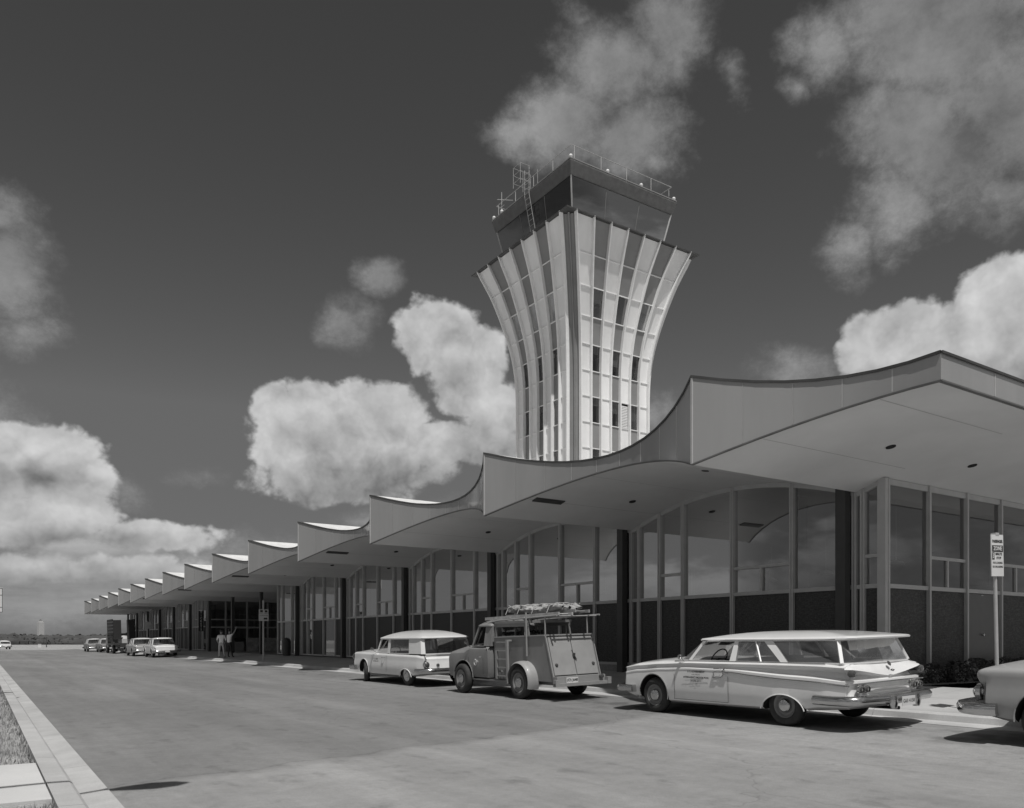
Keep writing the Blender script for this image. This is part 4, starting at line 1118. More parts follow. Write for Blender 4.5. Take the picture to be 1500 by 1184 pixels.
# ---- generic fifties body
def old_car(name, x, y, label, cat, group, L_=5.1, hw=.92, paint='beige', kind='sedan', scale=1.0, style=0, top=None, detail=True, hgt=1.52, front_lamp=True, flip=False, steer=0):
    V = vroot(name, x, y, label, cat, group); V['cy'] = L_/2
    k = L_/5.0; top = top or M[paint]; pm = M[paint]
    W = [(0,hw*.93),(.5*k,hw*.985),(1.3*k,hw),(3.0*k,hw*.99),(4.2*k,hw*.98),(5.0*k,hw*.94)]
    zfn = [(0,.84),(.5*k,.90),(1.6*k,.91),(3.2*k,.93),(4.2*k,.945),(4.85*k,.94),(5.0*k,.92)] if kind != 'nose' else [(0,.86),(1,.92),(3.2*k,.96),(4.7*k,.965),(5*k,.95)]
    zt_ = lambda y_: tab(y_, zfn)
    bot = lambda x_,y_,q: tab(y_, [(0,.34),(.6,.30),(1.0,.26),(3.8,.25),(4.5*k,.30),(5*k,.40)])
    nose = (lambda q: .10 if q == 'front' else 0) if kind == 'nose' else (lambda q: 0)
    rows = [lambda x_,y_,q: (bot(x_,y_,q), .12), lambda x_,y_,q: (bot(x_,y_,q)+.04, .04), lambda x_,y_,q: (bot(x_,y_,q)+.13, .01),
            lambda x_,y_,q: (.52, .0+nose(q)*1.0), lambda x_,y_,q: (.62, .004+nose(q)*1.1), lambda x_,y_,q: (.70, .02+nose(q)*.9),
            lambda x_,y_,q: (lerp(.70,zt_(y_),.35), .028+nose(q)*.35), lambda x_,y_,q: (lerp(.70,zt_(y_),.62), .03), lambda x_,y_,q: (zt_(y_)-.05, .03),
            lambda x_,y_,q: (zt_(y_)-.02, .045), lambda x_,y_,q: (zt_(y_)+.0, .075), lambda x_,y_,q: (zt_(y_)+.012, .12)]
    wr = .335; ya, yf = (1.12*k, 4.02*k)
    ra = .36
    c0, c1 = ((1.15,3.3*k) if kind == 'sedan' else (.45,3.4*k))
    if kind == 'nose': c0, c1 = 1.2, 3.2*k
    crown = [(0,.02),(.4,.06),(1.0,.08),(3.3*k,.10),(3.8*k,.11),(4.6*k,.08),(5*k,.0)]
    spec = dict(len=L_, W=W, rf=.26, rr=.18, rows=rows, cabin=(c0,c1), crown=crown, arches=[(ya,ra+.04,.30,.20) if kind == 'wagon' else (ya,ra),(yf,ra+.03)], wr=wr, az=.02, tail_in=.12 if kind!='sedan' else .05)
    m = carbody(spec); b = m.build('body', [pm, M['seat'], M['dark']], V, merge=True, sharp=34)
    boolean(b, wheel_cutters(spec, hw*.97))
    for s in (-1,1):
        for yc in (ya,yf):
            wo_ = make_wheel(V, s*(hw-.13), yc, wr, s, .17, 'cap', pm)
            if yc == yf: wo_.rotation_euler.z = R(steer)
    wf = lambda y_: tab(y_, W)
    arch_lip(V, pm, wf, yf, wr+.02, ra+.035, R(186), R(-6), .010, -.004)
    if kind == 'wagon': arch_lip(V, pm, wf, ya, .20, ra+.04, R(167), R(13), .012, .004, .30)
    else: arch_lip(V, pm, wf, ya, wr+.02, ra+.005, R(184), R(-4), .010, -.004)
    zb = .94; zr = hgt-(.115 if kind != 'wagon' else .24); bw = hw-.10; tw = hw-.17 if kind == 'wagon' else hw-.22
    if kind == 'wagon':
        sp = [(3.42,3.10),(2.55,2.52),(2.42,2.40),(2.30,2.30),(1.02,1.10),(.92,1.0),(.22,.40)]
        P = [((0,3.62*k,zb),(0,3.12*k,zr+.03),'windscreen',0), ((.5,3.56*k,zb),(.45,3.08*k,zr+.02),'windscreen',0), ((bw-.1,3.38*k,zb),(tw-.06,3.02*k,zr),'windscreen',0), ((bw,3.12*k,zb),(tw,2.93*k,zr),'open',.04),
             ((bw,2.42*k,zb),(tw+.01,2.42*k,zr),'solid',0), ((bw,2.28*k,zb),(tw+.01,2.28*k,zr),'window#2',0), ((bw,1.02*k,zb),(tw+.01,1.10*k,zr),'solid',0), ((bw-.01,.30*k,zb),(tw,.42*k,zr),'solid',0), ((bw-.10,.22*k,zb),(tw-.08,.36*k,zr),'tailgate_window',0),
             ((.4,.14*k,zb),(.4,.30*k,zr+.015),'tailgate_window',0), ((0,.12*k,zb),(0,.28*k,zr+.02),'x',0)]
        half = smooth_curve([(0,3.18*k),(.45,3.14*k),(tw-.02,2.98*k),(tw+.03,2.75*k),(tw+.035,1.5*k),(tw+.03,.6*k),(tw-.04,.32*k),(.45,.24*k),(0,.21*k)], 5)
        rear = 'tailgate_window'
    else:
        P = [((0,3.55*k,zb),(0,2.98*k,zr+.03),'windscreen',0), ((.5,3.48*k,zb),(.45,2.94*k,zr+.02),'windscreen',0), ((bw-.08,3.28*k,zb),(tw-.06,2.86*k,zr),'windscreen',0), ((bw,3.05*k,zb),(tw,2.76*k,zr),'window',.04),
             ((bw,2.22*k,zb),(tw+.01,2.2*k,zr),'window#2',.05), ((bw,1.42*k,zb),(tw+.0,1.62*k,zr),'solid',0), ((bw-.03,1.16*k,zb),(tw-.04,1.45*k,zr),'rear_window',0),
             ((.62,.95*k,zb),(.52,1.34*k,zr+.02),'rear_window',0), ((.3,.86*k,zb),(.3,1.28*k,zr+.03),'rear_window',0), ((0,.84*k,zb),(0,1.26*k,zr+.03),'x',0)]
        half = smooth_curve([(0,3.03*k),(.42,2.99*k),(tw-.03,2.84*k),(tw+.03,2.6*k),(tw+.035,2.0*k),(tw+.01,1.6*k),(tw-.10,1.36*k),(.4,1.24*k),(0,1.2*k)], 5)
        rear = 'rear_window'
    full = P[:-1] + [(P[-1][0],P[-1][1],rear,0)] + [((-b_[0],b_[1],b_[2]),(-t_[0],t_[1],t_[2]),P[i-1][2],w_) for i,(b_,t_,k_,w_) in list(enumerate(P))[-2:0:-1]] + [(P[0][0],P[0][1],'x',0)]
    greenhouse(V, full, dict(paint=pm if kind != 'sedan' else top))
    roofshell(V, half, [(0,zr+.03),(2,zr+.03),(3.2,zr+.03)], hgt-zr-.03, top)
    P2 = smooth_curve([(-hw-.02,.45,.45),(-hw-.03,.12,.45),(-hw*.85,-.08,.46),(-hw*.5,-.13,.46),(0,-.15,.46),(hw*.5,-.13,.46),(hw*.85,-.08,.46),(hw+.03,.12,.45),(hw+.02,.45,.45)], 4)
    bumper(V, 'rear_bumper', P2, .17, .06, M['chrome'])
    fe = L_
    P2 = smooth_curve([(hw+.01,fe-.42,.45),(hw+.04,fe-.12,.45),(hw*.86,fe+.09,.46),(hw*.5,fe+.15,.46),(0,fe+.17,.46),(-hw*.5,fe+.15,.46),(-hw*.86,fe+.09,.46),(-hw-.04,fe-.12,.45),(-hw-.01,fe-.42,.45)], 4)
    bumper(V, 'front_bumper', P2, .17, .06, M['chrome'])
    for s in (-1,1):
        h = MB(); hz = .80 if kind != 'nose' else .66; hy = fe-.06 if kind != 'nose' else fe-.125
        h.lathe([(0,.07),(.05,.06),(.085,.03),(.10,.0),(.115,.0),(.118,-.06)], (s*(hw-.17),hy,hz), 'y', 20); h.build('headlight', M['chrome'], V)
        t = MB()
        if kind == 'wagon':
            t.lathe([(0,-.06),(.05,-.055),(.085,-.03),(.095,.0),(.10,.03)], (s*(hw-.10),.01,.64), 'y', 20)
            to = t.build('taillight', M['chrome'], V); l = MB(); l.lathe([(0,-.068),(.045,-.062),(.07,-.04)], (s*(hw-.10),.006,.64), 'y', 18); l.build('lens', M['lamp'], to)
            t = MB(); t.tube([(s*(hw-.07),.02,.74),(s*(hw-.07),-.02,.78),(s*(hw-.06),.05,.90)], .03, 8, rads=[.035,.035,.012]); t.build('fin_trim', M['chrome'], V)
            t = MB(); t.lathe([(0,-.03),(.035,-.025),(.05,.0),(.05,.03)], (s*.46,-.0,.62), 'y', 16); t.build('reversing_lamp', M['lamp'], V)
        else:
            t.lathe([(0,-.03),(.04,-.02),(.055,.02)], (s*(hw-.10),-.0,.72), 'y', 14); t.build('taillight', M['lamp'], V)
    dc = MB()
    for s in (-1,1):
        for yy in ((2.36*k,3.45*k) if kind != 'sedan' else (1.5*k,2.24*k,3.3*k)):
            dc.add([(s*(wf(yy)+.004), yy-.005, .36),(s*(wf(yy)+.002),yy-.005,.62),(s*(wf(yy)-.02),yy-.005,.88),(s*(wf(yy)-.02),yy+.005,.88),(s*(wf(yy)+.002),yy+.005,.62),(s*(wf(yy)+.004),yy+.005,.36)], [(0,1,4,5),(1,2,3,4)])
    dc.build('door_seam', M['coping'], V, normals=False)
    hd = MB()
    for s in (-1,1): hd.tube([(s*(hw-.03),2.46*k,.80),(s*(hw+.02),2.50*k,.81),(s*(hw+.02),2.62*k,.81),(s*(hw-.03),2.66*k,.80)], .011, 6)
    hd.build('door_handle', M['chrome'], V)
    interior(V, 1.5*k, 3.15*k, hw-.25, .95, True, 2 if kind != 'wagon' else 1)
    if kind != 'sedan' or detail:
        mr = MB(); mr.tube([(-hw+.10,3.2*k,.94),(-hw+.0,3.24*k,1.04)], .01, 6); mr.lathe([(0,0),(.05,.005),(.055,.03),(0,.05)], (-hw-.02,3.24*k,1.07), 'y', 14); mr.build('wing_mirror', M['chrome'], V)
    pl = MB(); pl.box(-.16,.16,-.215,-.21,.40,.53); pl.build('licence_plate', M['signw'], V)
    return V
GRP = 'vehicles parked along the terminal kerb'
fw = old_car('panel_wagon', 11.42, 20.35, 'ivory two-door panel wagon with round tail lamps parked ahead of the service truck', 'station wagon', GRP, L_=5.35, hw=.93, paint='ford', kind='wagon', hgt=1.62, steer=-22)
for tx, sz, z in (('U. S. ARMY',.07,.80),('AIR TERMINAL UNIT',.045,.73)):
    text_mesh('door_lettering', tx, sz, M['inkl'], fw, (-.965,3.2,z-.04), (R(90),0,R(-90)), bold=.002)
old_car('sedan', 11.72, .45, 'pale grey sedan nosing in behind the white station wagon, cut by the frame', 'car', GRP, L_=5.1, hw=.93, paint='beige', kind='nose', hgt=1.56)
old_car('sedan', 11.95, 65.6, 'light sedan with a white trunk and roof, nearest of the far parked cars', 'car', GRP, L_=5.0, hw=.93, paint='ford', kind='sedan', top=M['white'])
old_car('sedan', 11.6, 72.6, 'grey sedan with a pale roof parked just ahead of the white-tailed sedan', 'car', GRP, L_=5.0, hw=.92, paint='beige', kind='sedan', top=M['white'])
old_car('sedan', 11.9, 97.0, 'dark sedan with shining chrome parked beyond the rack truck', 'car', GRP, L_=5.0, hw=.92, paint='truck', kind='sedan', top=M['white'])
old_car('sedan', 11.4, 104.5, 'pale-roofed sedan, farthest of the cars in the kerbside row', 'car', GRP, L_=5.0, hw=.92, paint='truck', kind='sedan', top=M['white'])
fv = old_car('station_wagon', 3.7, 158.0, 'small white wagon far off at the left edge of the road', 'car', None, L_=4.6, hw=.9, paint='white', kind='wagon', hgt=1.5)
fv.location.z = terr(5,158)+.0; fv.rotation_euler = (0,0,R(8))

# ---- utility truck with ladder rack
def service_truck():
    CX, Y0 = 11.20, 14.25
    V = vroot('service_truck', CX, Y0, 'grey utility truck with rear doors, side ladder and a loaded roof rack', 'truck', GRP); V['cy'] = 2.2
    pt = M['truck']
    # front clip + cab lower, lofted as stacked loops
    W = [(0,.80),(.4,.80),(1.2,.82),(1.7,.86),(2.05,.84)]
    L_ = 2.05; off = 2.45
    zfn = [(0,1.18),(.85,1.18),(1.0,1.15),(1.2,1.08),(1.5,1.07),(1.85,1.05),(2.05,.98)]
    zt_ = lambda y_: tab(y_, zfn)
    rows = [lambda x,y,q: (.40,.12), lambda x,y,q: (.43,.03), lambda x,y,q: (.55,.0), lambda x,y,q: (.72,.0), lambda x,y,q: (zt_(y)-.14,.0), lambda x,y,q: (zt_(y)-.05,.02), lambda x,y,q: (zt_(y),.07)]
    spec = dict(len=L_, W=W, rf=.18, rr=.05, rows=rows, cabin=(.05,1.0), crown=[(0,.02),(.9,.04),(1.1,.12),(1.6,.17),(1.95,.12),(2.05,.04)], arches=[(1.2,.43)], wr=.38, az=.03, nose_in=.08)
    m = carbody(spec); m.v = [(x,y+off,z) for (x,y,z) in m.v]
    b = m.build('body', [pt, M['seat'], M['dark']], V, merge=True, sharp=34)
    cs = wheel_cutters(spec, .84)
    for c in cs: c.location.y += off; 
    bpy.context.view_layer.update()
    boolean(b, cs)
    wf = lambda y: tab(y-off, W)
    arch_lip(V, pt, wf, 1.2+off, .41, .44, R(180), R(-5), .018, .0)
    for s in (-1,1):
        make_wheel(V, s*.82, 3.65, .375, s, .19, 'cap'); make_wheel(V, s*.80, 1.05, .375, s, .19, 'cap')
    # cab greenhouse
    zb, zr = 1.20, 1.70; bw, tw = .75, .66
    P = [((0,3.50,zb+.05),(0,3.22,zr+.02),'windscreen',0), ((.5,3.46,zb+.03),(.42,3.20,zr+.01),'windscreen',0), ((bw-.04,3.34,zb),(tw-.04,3.12,zr),'solid',0), ((bw,3.28,zb),(tw,3.06,zr),'open',.03),
         ((bw,2.74,zb),(tw,2.74,zr),'solid',.0), ((bw-.01,2.50,zb),(tw,2.50,zr),'solid',0), ((.42,2.47,zb),(.42,2.48,zr),'rear_window',.04), ((0,2.46,zb),(0,2.48,zr),'x',0)]
    full = P[:-1] + [(P[-1][0],P[-1][1],'rear_window',0)] + [((-b_[0],b_[1],b_[2]),(-t_[0],t_[1],t_[2]),P[i-1][2],w_) for i,(b_,t_,k_,w_) in list(enumerate(P))[-2:0:-1]] + [(P[0][0],P[0][1],'x',0)]
    greenhouse(V, full, dict(paint=pt))
    half = smooth_curve([(0,3.27),(.42,3.24),(.64,3.12),(.70,2.95),(.705,2.7),(.68,2.5),(.4,2.45),(0,2.44)], 5)
    roofshell(V, half, [(2,zr+.01),(4,zr+.01)], .16, pt)
    interior(V, 2.4, 3.2, .6, 1.22, True, 1)
    dc = MB()
    for s in (-1,1):
        for yy in (2.72, 3.40): dc.add([(s*(wf(yy)+.004), yy-.006, .50),(s*(wf(yy)+.004),yy-.006,.92),(s*(wf(yy)+.004),yy+.006,.92),(s*(wf(yy)+.004),yy+.006,.50)], [(0,1,2,3)])
    dc.build('door_seam', M['coping'], V, normals=False)
    em = MB(); x = -.828; pts = [(x,3.05+.06*math.cos(a),.80+.075*math.sin(a)) for a in [i*math.pi/8 for i in range(17)]]
    em.tube(pts, .008, 5); em.bar((x,3.08,.77),(x,3.02,.83),.008,.02); em.bar((x,2.95,.84),(x,2.92,.80),.006,.02); em.build('emblem', M['signw'], V)
    hd = MB(); hd.tube([(-.83,2.78,.93),(-.86,2.80,.935),(-.86,2.90,.935),(-.83,2.92,.93)], .01, 6); hd.tube([(-.78,3.36,1.18),(-.88,3.36,1.26)], .01, 5); hd.lathe([(0,0),(.05,.01),(0,.03)], (-.90,3.36,1.30), 'y', 12); hd.build('door_handle', M['chrome'], V)
    sb = MB(); sb.box(-.80,-.60,1.5,3.28,.36,.39); sb.box(.60,.80,1.5,3.28,.36,.39); sb.box(-.5,.5,.1,3.9,.33,.43); sb.build('running_board', M['truck'], V)
    # service body: slanted rear face (top leans forward)
    x0 = .66
    sd = [(2.40,.42),(2.40,1.40),(.28,1.44),(-.02,.42)]
    body = MB(); A = [(-x0,y,z) for y,z in sd]; B_ = [(x0,y,z) for y,z in sd]
    body.add(A+B_, [(0,1,2,3),(7,6,5,4),(0,4,5,1),(1,5,6,2),(2,6,7,3),(3,7,4,0)])
    bo = body.build('service_body', pt, V)
    cutters = []
    for s in (-1,1):
        c = MB(); n = 32; Pn = [[(xx, 1.05+.45*math.cos(2*math.pi*k/n), .40+.45*math.sin(2*math.pi*k/n)) for k in range(n)] for xx in (s*.40,s*.9)]
        c.grid(Pn, closed=True); c.add(Pn[0],[list(range(n))]); c.add(Pn[1],[list(range(n))[::-1]]); cutters.append(c.build('cut', M['dark'], merge=True))
    boolean(bo, cutters)
    tr = MB()
    for s in (-1,1):
        tr.bar((s*(x0+.005),.265,1.44),(s*(x0+.005),-.035,.42),.035,.02,up=(1,0,0)); tr.bar((s*x0,2.4,1.415),(s*x0,.28,1.455),.06,.03)
    tr.bar((-x0,.27,1.455),(x0,.27,1.455),.05,.03); tr.build('body_rail', M['truckl'], V)
    # rear doors on the slanted face
    def rp(x, z, o): 
        t = (z-.42)/(1.44-.42); y = -.02+.30*t; n = Vector((0,-1,.29)).normalized(); return (x, y+n.y*o, z+n.z*o)
    for s in (-1,1):
        a, b2 = (.012,.615); d = MB(); c = [rp(s*a,.56,.0),rp(s*b2,.56,.0),rp(s*b2,1.40,.0),rp(s*a,1.40,.0)]; c2 = [rp(s*a,.56,.022),rp(s*b2,.56,.022),rp(s*b2,1.40,.022),rp(s*a,1.40,.022)]
        d.add(c+c2, [(0,1,2,3),(4,5,6,7),(0,1,5,4),(1,2,6,5),(2,3,7,6),(3,0,4,7)]); do = d.build('rear_door', M['truckl'], V)
        l = MB(); p = rp(s*.52,.78,.02); l.lathe([(0,-.03),(.03,-.028),(.042,-.01),(.045,.01)], p, 'y', 16); l.build('reflector', M['lamp'], do)
    h = MB(); p = rp(.0,.98,.03); h.box(p[0]-.03,p[0]+.03,p[1]-.03,p[1]+.0,p[2]-.05,p[2]+.05); h.bar((p[0],p[1]-.03,p[2]),(p[0]+.05,p[1]-.04,p[2]-.10),.02); h.tube([rp(-.02,1.10,.03),rp(.0,1.02,.03)], .012, 5); h.build('door_handle', M['coping'], V)
    bp = MB(); bp.box(-x0-.02,x0+.02,-.16,-.03,.40,.54); bp.box(-.80,.76,-.26,-.17,.33,.40); bp.box(-.80,-.70,-.28,-.17,.33,.48); bp.box(.66,.76,-.28,-.17,.33,.48); bp.build('rear_bumper', M['truckl'], V)
    pl = MB(); pl.box(-.44,-.12,-.185,-.175,.40,.52); po = pl.build('licence_plate', M['signw'], V); text_mesh('plate_number', '(O) J648', .085, M['ink'], po, (-.28,-.188,.46), (R(90),0,0), bold=.002)
    for xx in (.55,): l = MB(); l.lathe([(0,-.05),(.05,-.045),(.06,.0),(.05,.05)], (xx,-.17,.50), 'y', 14); l.build('taillight', M['lamp'], V)
    # rear fenders outside the body
    for s in (-1,1):
        f = MB(); Pn = []
        for k in range(21):
            a = R(200)-R(208)*k/20; rr = .475
            y, z = 1.05+rr*math.cos(a), .40+rr*math.sin(a)
            if k == 20: y += .06; z -= .02
            iy, iz = 1.05+(rr-.05)*math.cos(a), .40+(rr-.05)*math.sin(a)
            Pn.append([(s*.64,y,z),(s*.80,y,z),(s*.88,(y*.75+iy*.25),(z*.75+iz*.25)),(s*.92,iy,iz),(s*.90,iy,iz),(s*.79,lerp(y,iy,.35),lerp(z,iz,.35)),(s*.64,lerp(y,iy,.35),lerp(z,iz,.35))])
        f.grid(Pn, closed=True); f.add(Pn[0],[list(range(7))]); f.add(Pn[-1],[list(range(7))]); f.build('rear_fender', M['truckl'], V, sharp=50)
    # open upper frame behind the cab
    u = MB()
    for s in (-1,1):
        u.bar((s*.60,2.38,1.42),(s*.60,2.38,1.80),.05); u.bar((s*.60,1.0,1.44),(s*.58,1.05,1.80),.04)
    u.box(-.64,.64,1.0,2.40,1.74,1.80); u.box(-.62,-.58,1.0,2.40,1.66,1.739); u.box(.58,.62,1.0,2.40,1.66,1.739); u.build('cargo_frame', pt, V)
    t = MB()
    for i in range(5): t.tube([(-.4+.15*i,1.2+.1*i,1.50),(.1+.1*i,2.2-.05*i,1.54)], .03, 6)
    t.build('stored_tools', M['black'], V)
    # side ladder steps
    l = MB(); xl = -.80
    for yy in (1.62, 2.08): l.bar((xl,yy,.42),(xl,yy,1.36 if yy < 2 else 1.10),.045,.07)
    for k in range(5): l.bar((xl,1.62,.50+.2*k),(xl,2.08,.50+.2*k),.04,.025)
    l.bar((xl,1.62,1.34),(-.66,1.62,1.34),.04); l.bar((xl,2.08,.6),(-.66,2.08,.6),.04); l.build('side_ladder', M['truckl'], V)
    # rack with posts
    r_ = MB(); zr = 1.84
    for s in (-1,1):
        r_.tube([(s*.60,3.0,1.74),(s*.60,2.3,zr-.02),(s*.60,-.1,zr+.05)], .022, 6)
        for yy, z0 in ((.35,1.44),(1.15,1.44)): r_.tube([(s*.60,yy,z0),(s*.60,yy,zr+.03)], .018, 6)
    r_.tube([(-.70,.95,.98),(-.70,.95,1.98)], .022, 6)
    for yy in (0,.6,1.2,1.8,2.3): r_.tube([(-.6,yy,zr+.03),(.6,yy,zr+.03)], .018, 6)
    r_.build('roof_rack', M['truckl'], V)
    return V, CX, Y0
TV, TCX, TY0 = service_truck()
# the load on the rack: wooden ladders and tarpaulin bundle (each its own thing)
def rack_load():
    z0 = gz(TCX)+1.91
    for i, (dx, za, col, lab) in enumerate(((-.38,0,'wood','wooden ladder laid along the near side of the truck rack'),(.10,.07,'truckl','grey ladder stacked over the wooden one on the truck rack'))):
        L = empty('ladder', (TCX+dx,TY0+.15,z0+za), lab, 'ladder', 'ladders on the truck rack', rot=(R(-1.2),0,R(1.5-3*i)))
        m = MB()
        for s in (-1,1): m.bar((s*.19,-.2,0),(s*.19,2.75,0),.04,.07)
        m.build('rail', M[col], L); m = MB()
        for k in range(10): m.tube([(-.19,-.05+.29*k,0),(.19,-.05+.29*k,0)], .015, 6)
        m.build('rung', M[col], L)
    rnd = random.Random(5)
    m = MB()
    for q, (x0, r0, yb) in enumerate(((-.28,.085,2.45),(-.10,.10,2.3),(.12,.09,2.1),(.30,.075,1.7))):
        P = []; n = 90
        for k in range(n+1):
            t = k/n; y = .22+(yb-.22)*t; rr = r0*(.35+.65*min(1,min(t,1-t)*9)); ring = []
            for j in range(14):
                a = 2*math.pi*j/14; nz = mnoise.noise(Vector((math.cos(a)*1.6+q*7, y*4.5, math.sin(a)*1.6)))*.55+mnoise.noise(Vector((math.cos(a)*4, y*14+q*3, math.sin(a)*4)))*.35
                r_ = rr*(1+nz); ring.append((x0+.05*math.sin(y*3+q)+r_*math.cos(a)*1.15, y, .07+.03*math.sin(y*4.2+q*2)+r_*math.sin(a)*.9))
            P.append(ring)
        m.grid(P, closed=True)
    for q in range(16):
        y = rnd.uniform(.3,2.3); x = rnd.uniform(-.35,.35); p = [(x+.07*math.sin(k*1.4+q), y+.05*k, .14+.04*math.cos(k*1.9+q)) for k in range(6)]; m.tube(p, .014, 5)
    for y in (.5,1.1,1.7,2.2): m.tube([(-.5,y,-.05),(-.42,y,.12),(-.2,y,.19),(.1,y,.19),(.38,y,.13),(.45,y,-.05)], .012, 5)
    o = m.build('tarpaulin_bundle', M['canvas']); o.location = (TCX,TY0,z0+.08); tag(o, 'crumpled canvas and rope bundle tied on top of the truck rack', 'tarpaulin')
rack_load()

def rack_truck():
    V = vroot('rack_truck', 12.0, 87.2, 'dark flatbed truck with two tall side racks and a load between them', 'truck', GRP); V['cy'] = 3
    m = MB(); m.box(-1.0,1.0,0,4.4,.85,1.02); m.box(-.4,.4,0,6.2,.6,.849); m.build('flatbed', M['column'], V)
    c = MB(); c.box(-.95,.95,4.6,5.7,.6,2.0); c.box(-.9,.9,5.7,6.6,.6,1.4); c.build('cab', M['truck'], V)
    for s in (-1,1):
        r_ = MB()
        for k in range(6): r_.box(s*.98-.03,s*.98+.03,.1+.8*k,.18+.8*k,1.02,3.35)
        for k in range(7): r_.box(s*.98-.02,s*.98+.02,.1,4.2,1.2+.33*k,1.42+.33*k)
        r_.box(s*.6-.35,s*.6+.35,.02,.08,1.4,3.3)
        r_.build('side_rack', M['black'], V)
    g = MB(); g.lathe([(0,0),(.5,.05),(.55,.4),(.35,.7),(0,.75)], (.1,1.2,1.02), 'z', 14); g.box(-.5,.6,.2,.8,1.02,1.45); g.build('load', M['limestone'], V)
    for s in (-1,1):
        for yc in (1.0,5.5): make_wheel(V, s*.85, yc, .42, s, .25, 'cap')
rack_truck()

# ------------------------------------------------------------------ signs, bin, lamp, plants
def zone_sign():
    x, y = 13.2, 6.27; z = .25
    s = empty('parking_sign', (x,y,z), 'tall white passenger zone sign on a steel pole beside the near sidewalk', 'sign', rot=(0,R(-2.0),R(-4)))
    m = MB(); m.tube([(0,0,-.03),(0,0,2.72)], .028, 10); m.build('pole', M['steel'], s)
    m = MB(); m.box(-.16,.16,-.045,-.030,2.13,2.77); b = m.build('sign_board', M['signw'], s)
    m = MB(); m.box(-.045,.045,-.05,.03,2.76,2.80); m.build('bracket', M['steel'], s)
    y_ = -.047
    k = MB(); k.box(-.145,.145,-.048,-.0451,2.505,2.605); k.box(-.145,-.085,-.048,-.0451,2.385,2.495); k.build('ink_panel', M['ink'], s)
    text_mesh('lettering', 'PASSENGER', .062, M['ink'], s, (0,y_,2.665), (R(90),0,0), sx=.85, bold=.002)
    text_mesh('lettering', 'ZONE', .085, M['signw'], s, (.0,-.0492,2.555), (R(90),0,0), sx=.95, bold=.002)
    text_mesh('lettering', '3', .10, M['signw'], s, (-.115,-.0492,2.44), (R(90),0,0), sx=.8, bold=.002)
    text_mesh('lettering', 'MINUTE', .052, M['ink'], s, (.03,y_,2.47), (R(90),0,0), sx=.95, bold=.001)
    text_mesh('lettering', 'STOP', .052, M['ink'], s, (.03,y_,2.41), (R(90),0,0), bold=.001)
    text_mesh('lettering', 'FOR LOADING', .046, M['ink'], s, (0,y_,2.335), (R(90),0,0), sx=.85)
    text_mesh('lettering', 'OR UNLOADING', .046, M['ink'], s, (0,y_,2.275), (R(90),0,0), sx=.78)
zone_sign()
def left_sign():
    x, y = .22, 22.0
    s = empty('parking_sign', (x,y,.1), 'white lettered sign at the left edge beside the verge kerb', 'sign')
    m = MB(); m.tube([(-.05,.02,-.03),(-.05,.02,2.5)], .028, 10); m.build('pole', M['steel'], s)
    m = MB(); m.box(-.32,.24,-.03,-.012,1.93,2.50); m.build('sign_board', M['signw'], s)
    k = MB()
    for z in (1.94,2.485,2.05,2.33): k.box(-.31,.232,-.034,-.0301,z-.004,z+.004)
    k.box(.226,.236,-.035,-.0302,1.94,2.49); k.build('ink_line', M['ink'], s)
    for tx, z, sz in (('PARK',2.40,.11),('ONE SIDE',2.25,.10),('STREET',2.12,.12)): text_mesh('lettering', tx, sz, M['ink'], s, (-.04,-.035,z), (R(90),0,0), bold=.003)
left_sign()
def mid_sign():
    s = empty('parking_sign', (13.2,45.0,.26), 'small pale two-part sign on a slim pole standing before the entrance recess', 'sign')
    m = MB(); m.tube([(0,0,-.03),(0,0,3.35)], .045, 10); m.build('pole', M['steel'], s)
    m = MB(); m.box(-.27,.27,-.07,-.05,2.2,2.62); m.box(-.26,.26,-.07,-.05,2.64,2.84); m.build('sign_board', M['signw'], s)
    k = MB(); k.box(-.2,-.05,-.075,-.071,2.68,2.8); k.box(.06,.2,-.075,-.071,2.68,2.8); k.box(.0,.2,-.075,-.071,2.28,2.38); k.build('ink_panel', M['ink'], s)
    text_mesh('lettering', 'LOADING', .10, M['ink'], s, (0,-.073,2.5), (R(90),0,0))
mid_sign()
def far_sign():
    s = empty('parking_sign', (13.2,82.0,.26), 'faint pale sign on a pole before the far end of the glass front', 'sign')
    m = MB(); m.tube([(0,0,-.03),(0,0,2.9)], .045, 8); m.build('pole', M['steel'], s)
    m = MB(); m.box(-.27,.27,-.07,-.05,2.2,2.84); m.build('sign_board', M['steel'], s)
far_sign()
def bin_():
    b = empty('litter_bin', (15.35,54.6-7.0,FZ), 'dark ribbed litter bin with a domed lid beside a canopy column', 'bin')
    m = MB(); m.lathe([(0,0),(.20,0),(.24,.04),(.25,.4),(.24,.78),(.25,.8),(.25,.84),(0,.84)], (0,0,0), 'z', 20); m.build('drum', M['bin'], b)
    m = MB(); m.lathe([(.25,.84),(.22,.95),(.12,1.05),(0,1.08)], (0,0,0), 'z', 20); m.box(-.1,.1,-.25,-.18,.86,.95); m.build('lid', M['bin'], b)
bin_()
def street_lamp():
    s = empty('street_lamp', (-1.1,5.15,.1), 'slim steel lamp post on the verge reaching over the kerb', 'street lamp')
    m = MB(); m.tube([(0,0,-.02),(0,0,6.6),(.1,0,6.85),(.4,0,6.95),(1.0,.02,7.0)], .05, 10, rads=[.08,.05,.045,.04,.03]); m.build('pole', M['steel'], s)
    m = MB(); m.tube([(.95,.02,7.0),(1.15,.03,7.0),(1.4,.04,6.99),(1.6,.05,6.98),(1.72,.05,6.98)], .1, 14, rads=[.03,.11,.17,.13,.02]); m.build('lamp_head', M['steel'], s)
street_lamp()
